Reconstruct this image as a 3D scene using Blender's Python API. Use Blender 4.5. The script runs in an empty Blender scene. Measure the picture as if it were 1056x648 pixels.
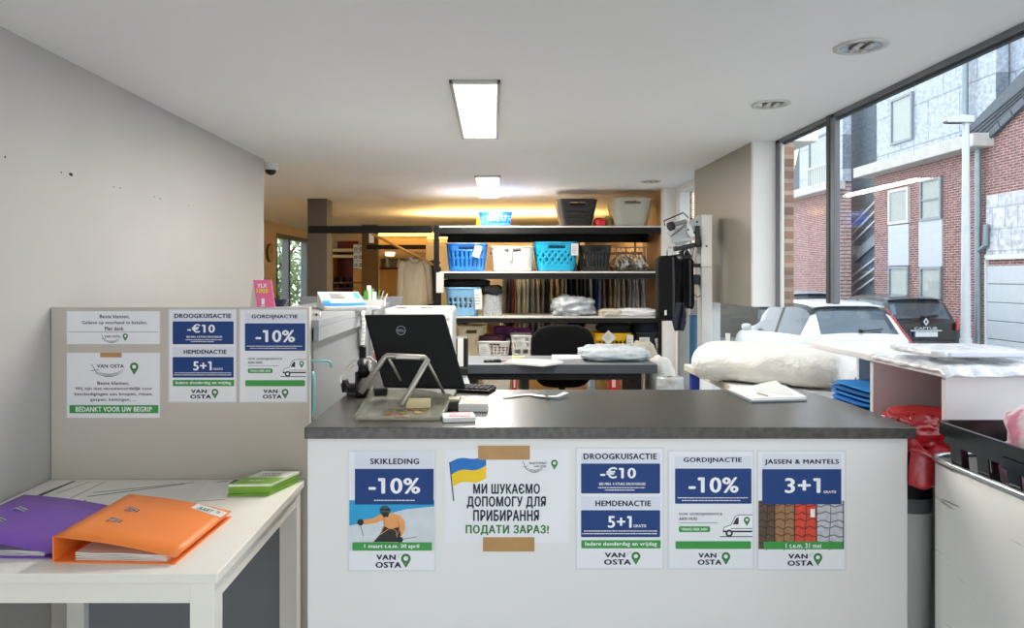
import bpy, bmesh, math, random
from mathutils import Vector, Matrix, noise
R = random.Random(7)
PI = math.pi
SC = bpy.context.scene
COL = SC.collection
EYE = 1.50
F = 740.0
VX, VY = 509.0, 285.0
def X(px, d): return (px - VX) * d / F
def Z(py, d): return EYE + (VY - py) * d / F
def W(px, py, d): return Vector((X(px, d), d, Z(py, d)))

# ---------------------------------------------------------------- materials
def lin(c):
    if isinstance(c, str):
        c = c.lstrip('#'); c = tuple(int(c[i:i + 2], 16) / 255 for i in (0, 2, 4))
    return tuple(v / 12.92 if v <= .04045 else ((v + .055) / 1.055) ** 2.4 for v in c)
MATS = {}
def mat(name, col, rough=.5, metal=0, var=.05, scale=6, bump=0, bscale=60, alpha=1, emit=0, trans=0, stretch=None, col2=None, spec=.5, sheen=0, thr=None):
    if name in MATS: return MATS[name]
    m = bpy.data.materials.new(name); m.use_nodes = True
    nt = m.node_tree; N = nt.nodes; L = nt.links
    b = N['Principled BSDF']
    c = lin(col)
    b.inputs['Roughness'].default_value = rough
    b.inputs['Metallic'].default_value = metal
    b.inputs['Specular IOR Level'].default_value = spec
    if sheen: b.inputs['Sheen Weight'].default_value = sheen
    if alpha < 1: b.inputs['Alpha'].default_value = alpha
    if trans: b.inputs['Transmission Weight'].default_value = trans
    tc = N.new('ShaderNodeTexCoord'); mp = N.new('ShaderNodeMapping')
    L.new(tc.outputs['Object'], mp.inputs['Vector'])
    if stretch: mp.inputs['Scale'].default_value = stretch
    nz = N.new('ShaderNodeTexNoise'); nz.inputs['Scale'].default_value = scale; nz.inputs['Detail'].default_value = 4
    L.new(mp.outputs['Vector'], nz.inputs['Vector'])
    rp = N.new('ShaderNodeValToRGB')
    c2 = lin(col2) if col2 else tuple(min(1, v * (1 + var)) for v in c)
    c1 = c if col2 else tuple(v * (1 - var) for v in c)
    rp.color_ramp.elements[0].color = (*c1, 1); rp.color_ramp.elements[1].color = (*c2, 1)
    lo, hi = thr or (.3, .7)
    rp.color_ramp.elements[0].position = lo; rp.color_ramp.elements[1].position = hi
    L.new(nz.outputs['Fac'], rp.inputs['Fac']); L.new(rp.outputs['Color'], b.inputs['Base Color'])
    if bump:
        n2 = N.new('ShaderNodeTexNoise'); n2.inputs['Scale'].default_value = bscale; n2.inputs['Detail'].default_value = 3
        L.new(mp.outputs['Vector'], n2.inputs['Vector'])
        bp = N.new('ShaderNodeBump'); bp.inputs['Strength'].default_value = bump; bp.inputs['Distance'].default_value = .02
        L.new(n2.outputs['Fac'], bp.inputs['Height']); L.new(bp.outputs['Normal'], b.inputs['Normal'])
    if emit:
        L.new(rp.outputs['Color'], b.inputs['Emission Color']); b.inputs['Emission Strength'].default_value = emit
    MATS[name] = m
    return m
def glassmat(name, tint='#ffffff', refl=1.0, rough=0.0):
    if name in MATS: return MATS[name]
    m = bpy.data.materials.new(name); m.use_nodes = True
    nt = m.node_tree; N = nt.nodes; L = nt.links
    N.remove(N['Principled BSDF'])
    t = N.new('ShaderNodeBsdfTransparent'); t.inputs['Color'].default_value = (*lin(tint), 1)
    g = N.new('ShaderNodeBsdfGlossy'); g.inputs['Roughness'].default_value = rough
    fr = N.new('ShaderNodeFresnel'); fr.inputs['IOR'].default_value = 1.45
    mu = N.new('ShaderNodeMath'); mu.operation = 'MULTIPLY'; mu.inputs[1].default_value = refl
    L.new(fr.outputs[0], mu.inputs[0])
    mx = N.new('ShaderNodeMixShader')
    L.new(mu.outputs[0], mx.inputs['Fac']); L.new(t.outputs[0], mx.inputs[1]); L.new(g.outputs[0], mx.inputs[2])
    L.new(mx.outputs[0], N['Material Output'].inputs['Surface'])
    MATS[name] = m
    return m
def brickmat(name, c1, c2, mortar, axes='YZ', sc=1.0, bw=.22, rh=.065, rough=.85, msize=.012):
    if name in MATS: return MATS[name]
    m = bpy.data.materials.new(name); m.use_nodes = True
    nt = m.node_tree; N = nt.nodes; L = nt.links; b = N['Principled BSDF']
    b.inputs['Roughness'].default_value = rough
    tc = N.new('ShaderNodeTexCoord'); sp = N.new('ShaderNodeSeparateXYZ'); cb = N.new('ShaderNodeCombineXYZ')
    L.new(tc.outputs['Object'], sp.inputs[0])
    L.new(sp.outputs[axes[0]], cb.inputs['X']); L.new(sp.outputs[axes[1]], cb.inputs['Y'])
    br = N.new('ShaderNodeTexBrick')
    br.inputs['Scale'].default_value = sc; br.inputs['Brick Width'].default_value = bw; br.inputs['Row Height'].default_value = rh
    br.inputs['Mortar Size'].default_value = msize; br.inputs['Color1'].default_value = (*lin(c1), 1)
    br.inputs['Color2'].default_value = (*lin(c2), 1); br.inputs['Mortar'].default_value = (*lin(mortar), 1)
    br.inputs['Bias'].default_value = 0
    L.new(cb.outputs[0], br.inputs['Vector'])
    nz = N.new('ShaderNodeTexNoise'); nz.inputs['Scale'].default_value = 9; nz.inputs['Detail'].default_value = 5
    L.new(tc.outputs['Object'], nz.inputs['Vector'])
    mr = N.new('ShaderNodeMapRange'); mr.inputs['From Min'].default_value = .35; mr.inputs['From Max'].default_value = .7
    mr.inputs['To Min'].default_value = .75; mr.inputs['To Max'].default_value = 1.3
    L.new(nz.outputs['Fac'], mr.inputs['Value'])
    mx = N.new('ShaderNodeMix'); mx.data_type = 'RGBA'; mx.blend_type = 'MULTIPLY'; mx.inputs['Factor'].default_value = 1
    L.new(br.outputs['Color'], mx.inputs['A']); L.new(mr.outputs['Result'], mx.inputs['B'])
    L.new(mx.outputs['Result'], b.inputs['Base Color'])
    bp = N.new('ShaderNodeBump'); bp.inputs['Strength'].default_value = .4; bp.inputs['Distance'].default_value = .01; bp.invert = True
    L.new(br.outputs['Fac'], bp.inputs['Height']); L.new(bp.outputs['Normal'], b.inputs['Normal'])
    MATS[name] = m
    return m

# ---------------------------------------------------------------- mesh builder
TCACHE = {}
def text_geo(s, off=.0):
    k = (s, off)
    if k in TCACHE: return TCACHE[k]
    c = bpy.data.curves.new('t', 'FONT'); c.body = s; c.resolution_u = 3; c.fill_mode = 'FRONT'
    c.space_character = 1.0 + off * 2.4
    o = bpy.data.objects.new('t', c); COL.objects.link(o)
    dg = bpy.context.evaluated_depsgraph_get(); dg.update()
    oe = o.evaluated_get(dg); me = oe.to_mesh()
    vs = [(v.co.x, v.co.y) for v in me.vertices]; fs = [tuple(p.vertices) for p in me.polygons]
    oe.to_mesh_clear(); bpy.data.objects.remove(o); bpy.data.curves.remove(c)
    if '1' in s and len(s) < 5:      # give the bare figure 1 of the built-in font its flag
        for f in list(fs):
            xs = [vs[i][0] for i in f]; ys = [vs[i][1] for i in f]
            if len(f) <= 4 and max(ys) - min(ys) > .5 and max(xs) - min(xs) < .2:
                n = len(vs); x0, y1 = min(xs), max(ys); vs += [(x0 - .13, y1), (x0 - .13, y1 - .11), (x0 + .02, y1 - .11), (x0 + .02, y1)]; fs.append((n, n + 1, n + 2, n + 3)); break
    vs = [(a, b, 0.0) for a, b in vs]
    if off:                          # embolden: shifted copies
        v0, f0 = vs, fs; vs, fs = [], []
        for dx, dy in ((0, 0), (off, 0), (-off, 0), (0, off * .6), (0, -off * .6)):
            n = len(vs); vs = vs + [(a + dx, b + dy, n * .00004 / max(1, len(v0))) for a, b, c_ in v0]; fs = fs + [tuple(n + i for i in f) for f in f0]
    TCACHE[k] = (vs, fs)
    return TCACHE[k]
class M:
    def __init__(s): s.v = []; s.f = []; s.fm = []; s.ms = []; s.T = None
    def mi(s, m):
        if m not in s.ms: s.ms.append(m)
        return s.ms.index(m)
    def add(s, vs, fs, m):
        o = len(s.v)
        for p in vs:
            p = Vector(p)
            s.v.append(tuple(s.T @ p) if s.T else tuple(p))
        i = s.mi(m)
        for f in fs: s.f.append(tuple(o + k for k in f)); s.fm.append(i)
        return s
    def box(s, x0, x1, y0, y1, z0, z1, m):
        vs = [(x, y, z) for x in (x0, x1) for y in (y0, y1) for z in (z0, z1)]
        return s.add(vs, [(0, 1, 3, 2), (4, 6, 7, 5), (0, 4, 5, 1), (2, 3, 7, 6), (0, 2, 6, 4), (1, 5, 7, 3)], m)
    def bar(s, p0, p1, w, h, m, up=(0, 0, 1)):
        p0 = Vector(p0); p1 = Vector(p1); d = (p1 - p0).normalized(); u = Vector(up)
        if abs(d.dot(u)) > .98: u = Vector((0, 1, 0))
        a = d.cross(u).normalized(); b = a.cross(d).normalized()
        vs = [p + a * (i * w / 2) + b * (j * h / 2) for p in (p0, p1) for i, j in ((-1, -1), (1, -1), (1, 1), (-1, 1))]
        return s.add(vs, [(0, 1, 2, 3), (7, 6, 5, 4), (0, 4, 5, 1), (1, 5, 6, 2), (2, 6, 7, 3), (3, 7, 4, 0)], m)
    def cyl(s, p0, p1, r0, m, r1=None, n=14, caps=True):
        p0 = Vector(p0); p1 = Vector(p1); r1 = r0 if r1 is None else r1
        d = (p1 - p0).normalized(); u = Vector((0, 0, 1)) if abs(d.z) < .9 else Vector((1, 0, 0))
        a = d.cross(u).normalized(); b = d.cross(a)
        vs = [p + (a * math.cos(2 * PI * k / n) + b * math.sin(2 * PI * k / n)) * r for p, r in ((p0, r0), (p1, r1)) for k in range(n)]
        fs = [(k, (k + 1) % n, n + (k + 1) % n, n + k) for k in range(n)]
        if caps: fs += [tuple(range(n))[::-1], tuple(range(n, 2 * n))]
        return s.add(vs, fs, m)
    def tube(s, pts, r, m, n=8, closed=False):
        pts = [Vector(p) for p in pts]; N = len(pts); vs = []; a = None
        for i, p in enumerate(pts):
            q0 = pts[(i - 1) % N] if closed or i else p; q1 = pts[(i + 1) % N] if closed or i < N - 1 else p
            d = (q1 - q0).normalized()
            if a is None:
                u = Vector((0, 0, 1)) if abs(d.z) < .9 else Vector((1, 0, 0)); a = d.cross(u).normalized()
            else:
                a = (a - d * a.dot(d)); a = a.normalized() if a.length > 1e-6 else d.orthogonal().normalized()
            b = d.cross(a)
            rr = r(i / max(1, N - 1)) if callable(r) else r
            vs += [p + (a * math.cos(2 * PI * k / n) + b * math.sin(2 * PI * k / n)) * rr for k in range(n)]
        fs = [(i * n + k, i * n + (k + 1) % n, ((i + 1) % N) * n + (k + 1) % n, ((i + 1) % N) * n + k) for i in range(N if closed else N - 1) for k in range(n)]
        if not closed: fs += [tuple(range(n))[::-1], tuple(range((N - 1) * n, N * n))]
        return s.add(vs, fs, m)
    def lathe(s, prof, c, m, n=24):
        c = Vector(c); vs = []; fs = []
        for r, z in prof: vs += [c + Vector((r * math.cos(2 * PI * k / n), r * math.sin(2 * PI * k / n), z)) for k in range(n)]
        for i in range(len(prof) - 1): fs += [(i * n + k, i * n + (k + 1) % n, (i + 1) * n + (k + 1) % n, (i + 1) * n + k) for k in range(n)]
        return s.add(vs, fs, m)
    def grid(s, fn, nu, nv, m, cu=False, cv=False, skip=None):
        vs = [fn(i / nu, j / nv) for j in range(nv + (0 if cv else 1)) for i in range(nu + (0 if cu else 1))]
        wu = nu + (0 if cu else 1); hv = nv + (0 if cv else 1); fs = []
        for j in range(nv):
            for i in range(nu):
                if skip and skip(i, j): continue
                fs.append((j * wu + i, j * wu + (i + 1) % wu, ((j + 1) % hv) * wu + (i + 1) % wu, ((j + 1) % hv) * wu + i))
        return s.add(vs, fs, m)
    def prism(s, poly, fn, m):
        """poly 2d list; fn(u,v,t) -> 3d for t in 0,1"""
        n = len(poly); vs = [fn(u, v, t) for t in (0, 1) for u, v in poly]
        fs = [tuple(range(n)), tuple(range(2 * n - 1, n - 1, -1))] + [(k, n + k, n + (k + 1) % n, (k + 1) % n) for k in range(n)]
        return s.add(vs, fs, m)
    # flats on the sheet plane: local x right, z up, facing -y at y = -d
    def flat(s, poly, m, d=.0006): return s.add([(u, -d, v) for u, v in poly], [tuple(range(len(poly)))], m)
    def rect(s, x0, x1, z0, z1, m, d=.0006, r=0, k=5):
        if r <= 0: return s.flat([(x0, z0), (x1, z0), (x1, z1), (x0, z1)], m, d)
        p = []
        for cx, cz, a in ((x1 - r, z0 + r, -PI / 2), (x1 - r, z1 - r, 0), (x0 + r, z1 - r, PI / 2), (x0 + r, z0 + r, PI)):
            p += [(cx + r * math.cos(a + PI / 2 * i / k), cz + r * math.sin(a + PI / 2 * i / k)) for i in range(k + 1)]
        return s.flat(p, m, d)
    def disc(s, cx, cz, r, m, d=.0006, n=20, rz=None, a0=0, a1=2 * PI):
        rz = rz or r
        return s.flat([(cx + r * math.cos(a0 + (a1 - a0) * k / n), cz + rz * math.sin(a0 + (a1 - a0) * k / n)) for k in range(n)], m, d)
    def ring(s, cx, cz, r0, r1, m, d=.0006, n=24, a0=0, a1=2 * PI):
        vs = []; fs = []
        for k in range(n + 1):
            a = a0 + (a1 - a0) * k / n
            vs += [(cx + r0 * math.cos(a), -d, cz + r0 * math.sin(a)), (cx + r1 * math.cos(a), -d, cz + r1 * math.sin(a))]
        for k in range(n): fs.append((2 * k, 2 * k + 1, 2 * k + 3, 2 * k + 2))
        return s.add(vs, fs, m)
    def stroke(s, pts, w, m, d=.0006):
        vs = []; n = len(pts)
        for i, (x, z) in enumerate(pts):
            x0, z0 = pts[max(0, i - 1)]; x1, z1 = pts[min(n - 1, i + 1)]; l = math.hypot(x1 - x0, z1 - z0) or 1
            nx, nz = -(z1 - z0) / l, (x1 - x0) / l; ww = w(i / (n - 1)) if callable(w) else w
            vs += [(x + nx * ww / 2, -d, z + nz * ww / 2), (x - nx * ww / 2, -d, z - nz * ww / 2)]
        return s.add(vs, [(2 * i, 2 * i + 1, 2 * i + 3, 2 * i + 2) for i in range(n - 1)], m)
    def text(s, t, cx, cz, h, m, w=None, d=.0009, off=.02, al='c', slant=0):
        """fits text bbox to height h (and width w), centred on cx,cz"""
        vs, fs = text_geo(t, off)
        if not vs: return s
        x0 = min(q[0] for q in vs); x1 = max(q[0] for q in vs); y0 = min(q[1] for q in vs); y1 = max(q[1] for q in vs)
        kz = h / (y1 - y0); kx = (w / (x1 - x0)) if w else kz; ww = kx * (x1 - x0)
        ox = cx - ww / 2 if al == 'c' else (cx if al == 'l' else cx - ww)
        return s.add([(ox + (a - x0) * kx, -d - c_, cz - h / 2 + (b - y0) * kz) for a, b, c_ in vs], fs, m)
    def build(s, name, parent=None, loc=(0, 0, 0), rz=0, smooth=False, bevel=0, solid=0, sub=0, off=0, auto=None, base=None):
        if base is not None:
            loc = base; b = Vector(base); s.v = [tuple(Vector(p) - b) for p in s.v]
        me = bpy.data.meshes.new(name); me.from_pydata(s.v, [], s.f)
        for m in s.ms: me.materials.append(m)
        me.polygons.foreach_set('material_index', s.fm)
        bm = bmesh.new(); bm.from_mesh(me); bmesh.ops.recalc_face_normals(bm, faces=bm.faces)
        if smooth:
            for f in bm.faces: f.smooth = True
        bm.to_mesh(me); bm.free(); me.update()
        o = bpy.data.objects.new(name, me); COL.objects.link(o)
        if parent: o.parent = parent
        o.location = loc; o.rotation_euler = (0, 0, rz)
        if solid:
            md = o.modifiers.new('s', 'SOLIDIFY'); md.thickness = solid; md.offset = off
        if sub:
            md = o.modifiers.new('u', 'SUBSURF'); md.levels = sub; md.render_levels = sub
        if bevel:
            md = o.modifiers.new('b', 'BEVEL'); md.width = bevel; md.segments = 2; md.limit_method = 'ANGLE'; md.angle_limit = .7
        if smooth and auto:
            try: me.set_sharp_from_angle(angle=auto)
            except Exception: pass
        return o
def tag(o, label=None, cat=None, group=None, kind=None):
    if label: o['label'] = label
    if cat: o['category'] = cat
    if group: o['group'] = group
    if kind: o['kind'] = kind
    return o
def thing(name, label, cat, loc=(0, 0, 0), rz=0, group=None):
    o = bpy.data.objects.new(name, None); COL.objects.link(o); o.location = loc; o.rotation_euler = (0, 0, rz)
    o.empty_display_size = .1
    return tag(o, label, cat, group)
def struct(o, label=None): o['kind'] = 'structure'; return o
def dup(root, loc, rz=None, label=None):
    c = root.copy(); COL.objects.link(c); c.location = loc
    if rz is not None: c.rotation_euler = (0, 0, rz)
    if label: c['label'] = label
    for ch in [o for o in COL.objects if o.parent == root]:
        d = ch.copy(); COL.objects.link(d); d.parent = c
        for g in [o for o in COL.objects if o.parent == ch]:
            e = g.copy(); COL.objects.link(e); e.parent = d
    return c
ORD = ['first', 'second', 'third', 'fourth', 'fifth', 'sixth', 'seventh', 'eighth', 'ninth', 'tenth', 'eleventh', 'twelfth', 'thirteenth', 'fourteenth', 'fifteenth', 'sixteenth',
       'seventeenth', 'eighteenth', 'nineteenth', 'twentieth']
def sup(c, e=.5): return math.copysign(abs(c) ** e, c)
def blob(cx, cy, cz, rx, ry, rz, m, mb, e=.6, amp=.1, fr=3, seed=0, nu=40, nv=20, flat=None, ez=None, wr=0, wfr=12):
    """superellipsoid cushion with lumps and wrinkles; flat clips the underside"""
    ez = ez or e
    def fn(u, v):
        a = 2 * PI * u; b = PI * (v - .5)
        d = Vector((sup(math.cos(b), ez) * sup(math.cos(a), e), sup(math.cos(b), ez) * sup(math.sin(a), e), sup(math.sin(b), ez)))
        k = 1 + amp * noise.noise(d * fr + Vector((seed, seed * .7, 1)))
        if wr: k += wr * (abs(noise.noise(d * wfr + Vector((3, seed, 2)))) - .25)
        z = cz + d.z * rz * k
        if flat is not None: z = max(z, flat)
        return (cx + d.x * rx * k, cy + d.y * ry * k, z)
    m.grid(fn, nu, nv, mb, cu=True)
    return m
# ================================================================ SETTING
CZ = EYE + .73
XL, XR = -1.44, 1.52
YF, YB = -1.4, 12.2
wallm = mat('wall_paint', '#b2b0ad', .55, var=.03, scale=2.5, bump=.03, bscale=90)
ceilm = mat('ceiling_paint', '#f6f6f6', .7, var=.01, scale=2)
warmwall = mat('cream_paint', '#e6d2b4', .7, var=.04, scale=2)
floorm = mat('floor_vinyl', '#bab7b0', .4, var=.12, scale=20)
alu = mat('window_aluminium', '#6d7277', .45, .2, var=.04)
aludark = mat('window_gasket', '#3f4448', .5, .2, var=.05)
whitem = mat('white_laminate', '#ecebe8', .35, var=.02, scale=3)
glass = glassmat('window_glass', '#fafcfc', .07)
black = mat('black_metal', '#100f0f', .55, 0, var=.15, spec=.3)
whpl0 = mat('white_plastic', '#d2d2cf', .35, var=.02)
darkholes = mat('screw_hole', '#2c2a28', .8)
m = M(); m.box(-3.2, 1.7, YF, YB, -.08, 0, floorm); struct(m.build('floor'))
m = M(); m.box(-3.2, 1.555, YF - .1, 3.87, CZ, CZ + .15, ceilm); m.box(-3.2, 1.75, 3.87, YB + .1, CZ, CZ + .15, ceilm); struct(m.build('ceiling'))
m = M(); m.box(XL - .12, XL, YF, 4.5, 0, CZ, wallm)
for px, py in ((5, 162), (63, 178), (73, 180), (117, 193), (124, 194), (159, 203), (165, 205), (194, 212)):
    d = F * XL / (px - VX); z = Z(py, d); r = .006 if px == 73 else .0035
    m.add([(XL + .0006, d + r * math.cos(k * PI / 5) * (2 if px == 73 else 1), z + r * math.sin(k * PI / 5)) for k in range(10)], [tuple(range(10))], darkholes)
struct(m.build('wall_left'))
m = M(); m.box(-3.0, XL - .12, 4.4, 4.5, 0, CZ, warmwall); struct(m.build('wall_left_return'))
m = M()
for y0, y1, z0, z1 in ((4.5, 9.9, 0, CZ), (11.6, YB, 0, CZ), (9.9, 11.6, 0, .9), (9.9, 11.6, 2.1, CZ)):
    m.box(-3.12, -3.0, y0, y1, z0, z1, warmwall)
struct(m.build('wall_left_rear'))
m = M()
for y0, y1 in ((9.9, 9.96), (10.5, 10.6), (11.54, 11.6)): m.box(-3.1, -3.0, y0, y1, .9, 2.1, alu)
for z0, z1 in ((.9, .96), (2.04, 2.1)): m.box(-3.1, -3.0, 9.96, 11.54, z0, z1, alu)
w = struct(m.build('window_4'))
m = M(); m.box(-3.06, -3.052, 9.96, 11.54, .96, 2.04, glass); m.build('window_pane', w)
m = M(); m.box(-3.2, 1.75, YB, YB + .1, 0, CZ, warmwall); struct(m.build('wall_back'))
# pillars
m = M(); m.box(X(317, 6.75), X(337, 6.75), 6.75, 6.98, 0, CZ, mat('pillar_brown', '#5d554c', .6, var=.06)); struct(m.build('trim_1'))
m = M(); m.box(X(373, 10.2), X(388, 10.2), 10.2, 10.4, 0, CZ, mat('pillar_olive', '#6b5533', .6, var=.06)); struct(m.build('trim_2'))
# right side: pier (added glazing at its foot), second narrow window, brown rear wall
pierm = mat('pier_paint', '#9c968a', .4, var=.05, scale=1.2)
pw = mat('pier_white', '#e3e3e1', .5, var=.02)
m = M(); m.box(1.40, 1.62, 3.9, 5.0, 1.335, CZ, pierm); m.box(1.40, 1.52, 3.87, 3.9, 1.335, CZ, pw); struct(m.build('wall_right_pier'))
m = M(); m.box(1.548, 1.62, 3.872, 3.9, 1.335, CZ, brickmat('reveal_brick', '#8d6a55', '#a07c66', '#b09a8a', 'XZ')); m.box(1.585, 1.62, 5.86, 5.9, .5, CZ, brickmat('reveal_brick', '', '', '')); struct(m.build('trim_4'))
m = M(); m.box(1.40, 1.62, 3.87, 5.0, 0, .6, pierm); struct(m.build('wall_right_parapet'))
m = M(); m.box(1.45, 1.46, 3.9, 4.98, .6, 1.335, glass); struct(m.build('window_pier_added'))  # added opening and glass under the pier, letting the white car show
m = M(); m.box(1.40, 1.62, 5.9, 6.0, 0, CZ, pw); struct(m.build('wall_right_column'))
m = M(); m.box(1.40, 1.62, 6.0, 6.75, 0, CZ, mat('brown_panel', '#b08560', .5, var=.1, scale=3, stretch=(1, 1, .15))); struct(m.build('wall_right_rear'))
m = M(); m.box(1.62, 1.7, 6.75, YB, 0, CZ, warmwall); struct(m.build('wall_right_back'))
m = M(); m.box(1.5, 1.62, 5.0, 5.9, 0, .5, pierm); struct(m.build('wall_right_sill'))
m = M()
for y0, y1 in ((5.0, 5.05), (5.78, 5.9)): m.box(1.5, 1.58, y0, y1, .5, CZ, pw)
for z0, z1 in ((.5, .56), (CZ - .05, CZ)): m.box(1.5, 1.58, 5.05, 5.78, z0, z1, pw)
w = struct(m.build('window_3'))
m = M(); m.box(1.535, 1.543, 5.05, 5.78, .56, CZ - .05, glass); m.build('window_pane', w)
# big shop window on the right
m = M(); m.box(1.5, 1.62, YF, 3.87, 0, .35, pierm); struct(m.build('wall_right'))
m = M()
fr = ((YF, YF + .06, .35), (.9, .96, .35), (3.2, 3.24, 1.375), (3.82, 3.87, 1.335))
for y0, y1, z0 in fr: m.box(1.52, 1.546, y0, y1, z0, CZ, alu)
m.box(1.516, 1.53, 3.243, 3.275, 1.375, CZ, aludark); m.box(1.524, 1.54, 3.80, 3.82, 1.335, CZ, whpl0)
m.box(1.52, 1.55, YF, 3.87, .35, .41, alu)
m.box(1.52, 1.55, YF, 3.87, CZ - .022, CZ, alu); m.box(1.53, 1.55, YF, 3.87, CZ - .032, CZ - .022, aludark)
w = struct(m.build('window_1', bevel=.003))
for y0, y1 in ((YF + .06, .9), (.96, 3.222), (3.224, 3.868)):
    m = M(); m.box(1.541, 1.547, y0, y1, .41, CZ - .032, glass); m.build('window_pane', w)
# shop front behind the photographer: glazed
m = M()
for x0, x1 in ((XL, XL + .07), (-.3, -.2), (.75, .85), (XR - .07, XR)): m.box(x0, x1, YF - .08, YF, 0, CZ, alu)
m.box(XL, XR, YF - .08, YF, 0, .1, alu); m.box(XL, XR, YF - .08, YF, CZ - .07, CZ, alu)
w = struct(m.build('window_5'))
for x0, x1 in ((XL + .07, -.3), (-.2, .75), (.85, XR - .07)):
    m = M(); m.box(x0, x1, YF - .045, YF - .037, .1, CZ - .07, glass); m.build('window_pane', w)

# ---------------------------------------------------------------- ceiling fittings
def emis(name, col, s): return mat(name, col, .5, var=.01, emit=s)
tubew = emis('lamp_white', '#fff8ec', 3)
chrome = mat('chrome', '#c9cacb', .12, 1, var=.03)
whpl = mat('white_plastic', '#d2d2cf', .35, var=.02)
framem = mat('light_frame', '#b9b9b0', .3, .5)
def fluor(px, d0, d1, label):
    wd = .19; x = X(px, d0 + .2); L = d1 - d0
    t = thing('ceiling_light', label, 'light', (x, d0, CZ), 0, 'fluorescent ceiling lights')
    m = M()
    for a in ((-wd / 2, -wd / 2 + .014, 0, L), (wd / 2 - .014, wd / 2, 0, L), (-wd / 2, wd / 2, 0, .02), (-wd / 2, wd / 2, L - .02, L)):
        m.box(a[0], a[1], a[2], a[3], -.014, 0, framem)
    m.build('frame', t, bevel=.002)
    for s in (-1, 1):
        m = M(); x0, x1 = (-wd / 2 + .014, -.003) if s < 0 else (.003, wd / 2 - .014)
        m.box(x0, x1, .02, L - .02, -.009, -.004, tubew); m.build('diffuser', t)
    m = M(); m.box(-.002, .002, .02, L - .02, -.011, -.003, whpl); m.build('divider', t)
    return t
fluor(491, F * .73 / 203, F * .73 / 144, 'long fluorescent ceiling light nearer the counter, above the front room')
fluor(503, F * .73 / 104, F * .73 / 82, 'shorter-looking fluorescent ceiling light further back above the shelves')
def downlight(px, py, label):
    d = F * .73 / (VY - py)
    t = thing('downlight', label, 'light', (X(px, d), d, CZ), 0, 'round recessed downlights')
    m = M(); m.lathe([(.078, -.001), (.08, -.006), (.064, -.007), (.062, -.002)], (0, 0, 0), whpl, 32); m.build('trim_ring', t, smooth=True)
    m = M(); m.lathe([(.062, -.003), (.055, -.0015), (.04, -.001), (.001, -.0008)], (0, 0, 0), chrome, 32); m.build('reflector', t, smooth=True)
    m = M()
    for s in (-1, 1): m.tube([(s * .018, -.035, -.006), (s * .018, .035, -.006)], .007, whpl, 8)
    m.build('lamp_tube', t, smooth=True)
downlight(888, 47, 'round chrome downlight in the ceiling nearest the camera, beside the big window')
downlight(795, 107, 'round chrome downlight in the ceiling, middle of the three by the window')
downlight(671, 187, 'round downlight furthest back, in the ceiling above the grey hamper')
t = thing('security_camera', 'small white dome security camera on the ceiling at the end of the left wall', 'camera', (X(279, 4.62), 4.62, CZ))
m = M(); m.lathe([(.001, 0), (.048, 0), (.05, -.04), (.044, -.047), (.001, -.047)], (0, 0, 0), whpl, 24); m.build('housing', t, smooth=True, auto=.6)
m = M(); m.lathe([(.036, -.045), (.034, -.060), (.024, -.073), (.001, -.08)], (0, 0, 0), mat('smoked_dome', '#23211f', .1, var=.05), 20); m.build('dome', t, smooth=True)
# clock on the left rear wall
d = F * 3 / 232
t = thing('wall_clock', 'round wall clock on the cream wall at far left', 'clock', (-2.999, d, Z(261, d)))
m = M(); m.cyl((0, 0, 0), (.03, 0, 0), .125, mat('clock_rim', '#5b4630', .4), n=32); m.build('rim', t, bevel=.004)
m = M(); m.cyl((.03, 0, 0), (.033, 0, 0), .108, mat('clock_face', '#cdb98f', .5), n=32); m.build('face', t)
m = M(); m.bar((.036, 0, 0), (.036, .02, .06), .006, .003, black, up=(1, 0, 0)); m.bar((.036, 0, 0), (.036, -.075, .03), .005, .003, black, up=(1, 0, 0)); m.build('hand', t)

# ---------------------------------------------------------------- rear room
tan = mat('oak_veneer', '#c99650', .45, var=.12, scale=4, stretch=(1, 1, .12))
redm = mat('burgundy_panel', '#6b2018', .5, var=.1)
creamw = mat('pale_wood', '#e2c98f', .5, var=.06, stretch=(.2, 1, 1))
D = 11.7
t = thing('wardrobe', 'tall oak-framed open wardrobe with burgundy back at the far wall behind the dark pillars', 'wardrobe', (X(356, D), D, 0))
ox = X(356, D)
def rb(mm, px0, px1, py0, py1, y0, y1, mt): mm.box(X(px0, D) - ox, X(px1, D) - ox, y0, y1, Z(py1, D), Z(py0, D), mt)
m = M(); m.box(X(343, D) - ox, X(365, D) - ox, .35, .4, 0, Z(248, D), redm); m.build('back_panel', t)
m = M(); m.box(X(338.5, D) - ox, X(343, D) - ox, 0, .4, 0, Z(255, D), tan); m.build('side_panel', t)
for a, b in ((256.5, 259.7), (263, 265.6), (291, 292.5), (297, 298)):
    m = M(); rb(m, 343, 374, a, b, 0, .38, creamw if b < 270 else redm); m.build('shelf', t)
m = M(); m.box(X(364.2, D) - ox, X(374, D) - ox, .0, .38, 0, Z(277.6, D), tan); m.build('door', t)
for k in range(2):
    for r in range(3):
        cx = X(366.8 + k * 5.2, D - .1); z0 = Z(260.4 + r * 8.4, D - .1)
        t2 = thing('archive_box', 'white archive box with a black round hole, %s row, %s column, beside the olive pillar' % (('top', 'middle', 'bottom')[r], ('left', 'right')[k]), 'box', (cx, D - .1, z0), 0, 'archive boxes at the far wall')
        m = M(); m.box(-.038, .038, 0, .1, .004, .128, whitem); m.build('body', t2, bevel=.004)
        m = M(); m.ring(0, .055, .014, .026, black, .001); m.build('finger_hole', t2)
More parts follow.
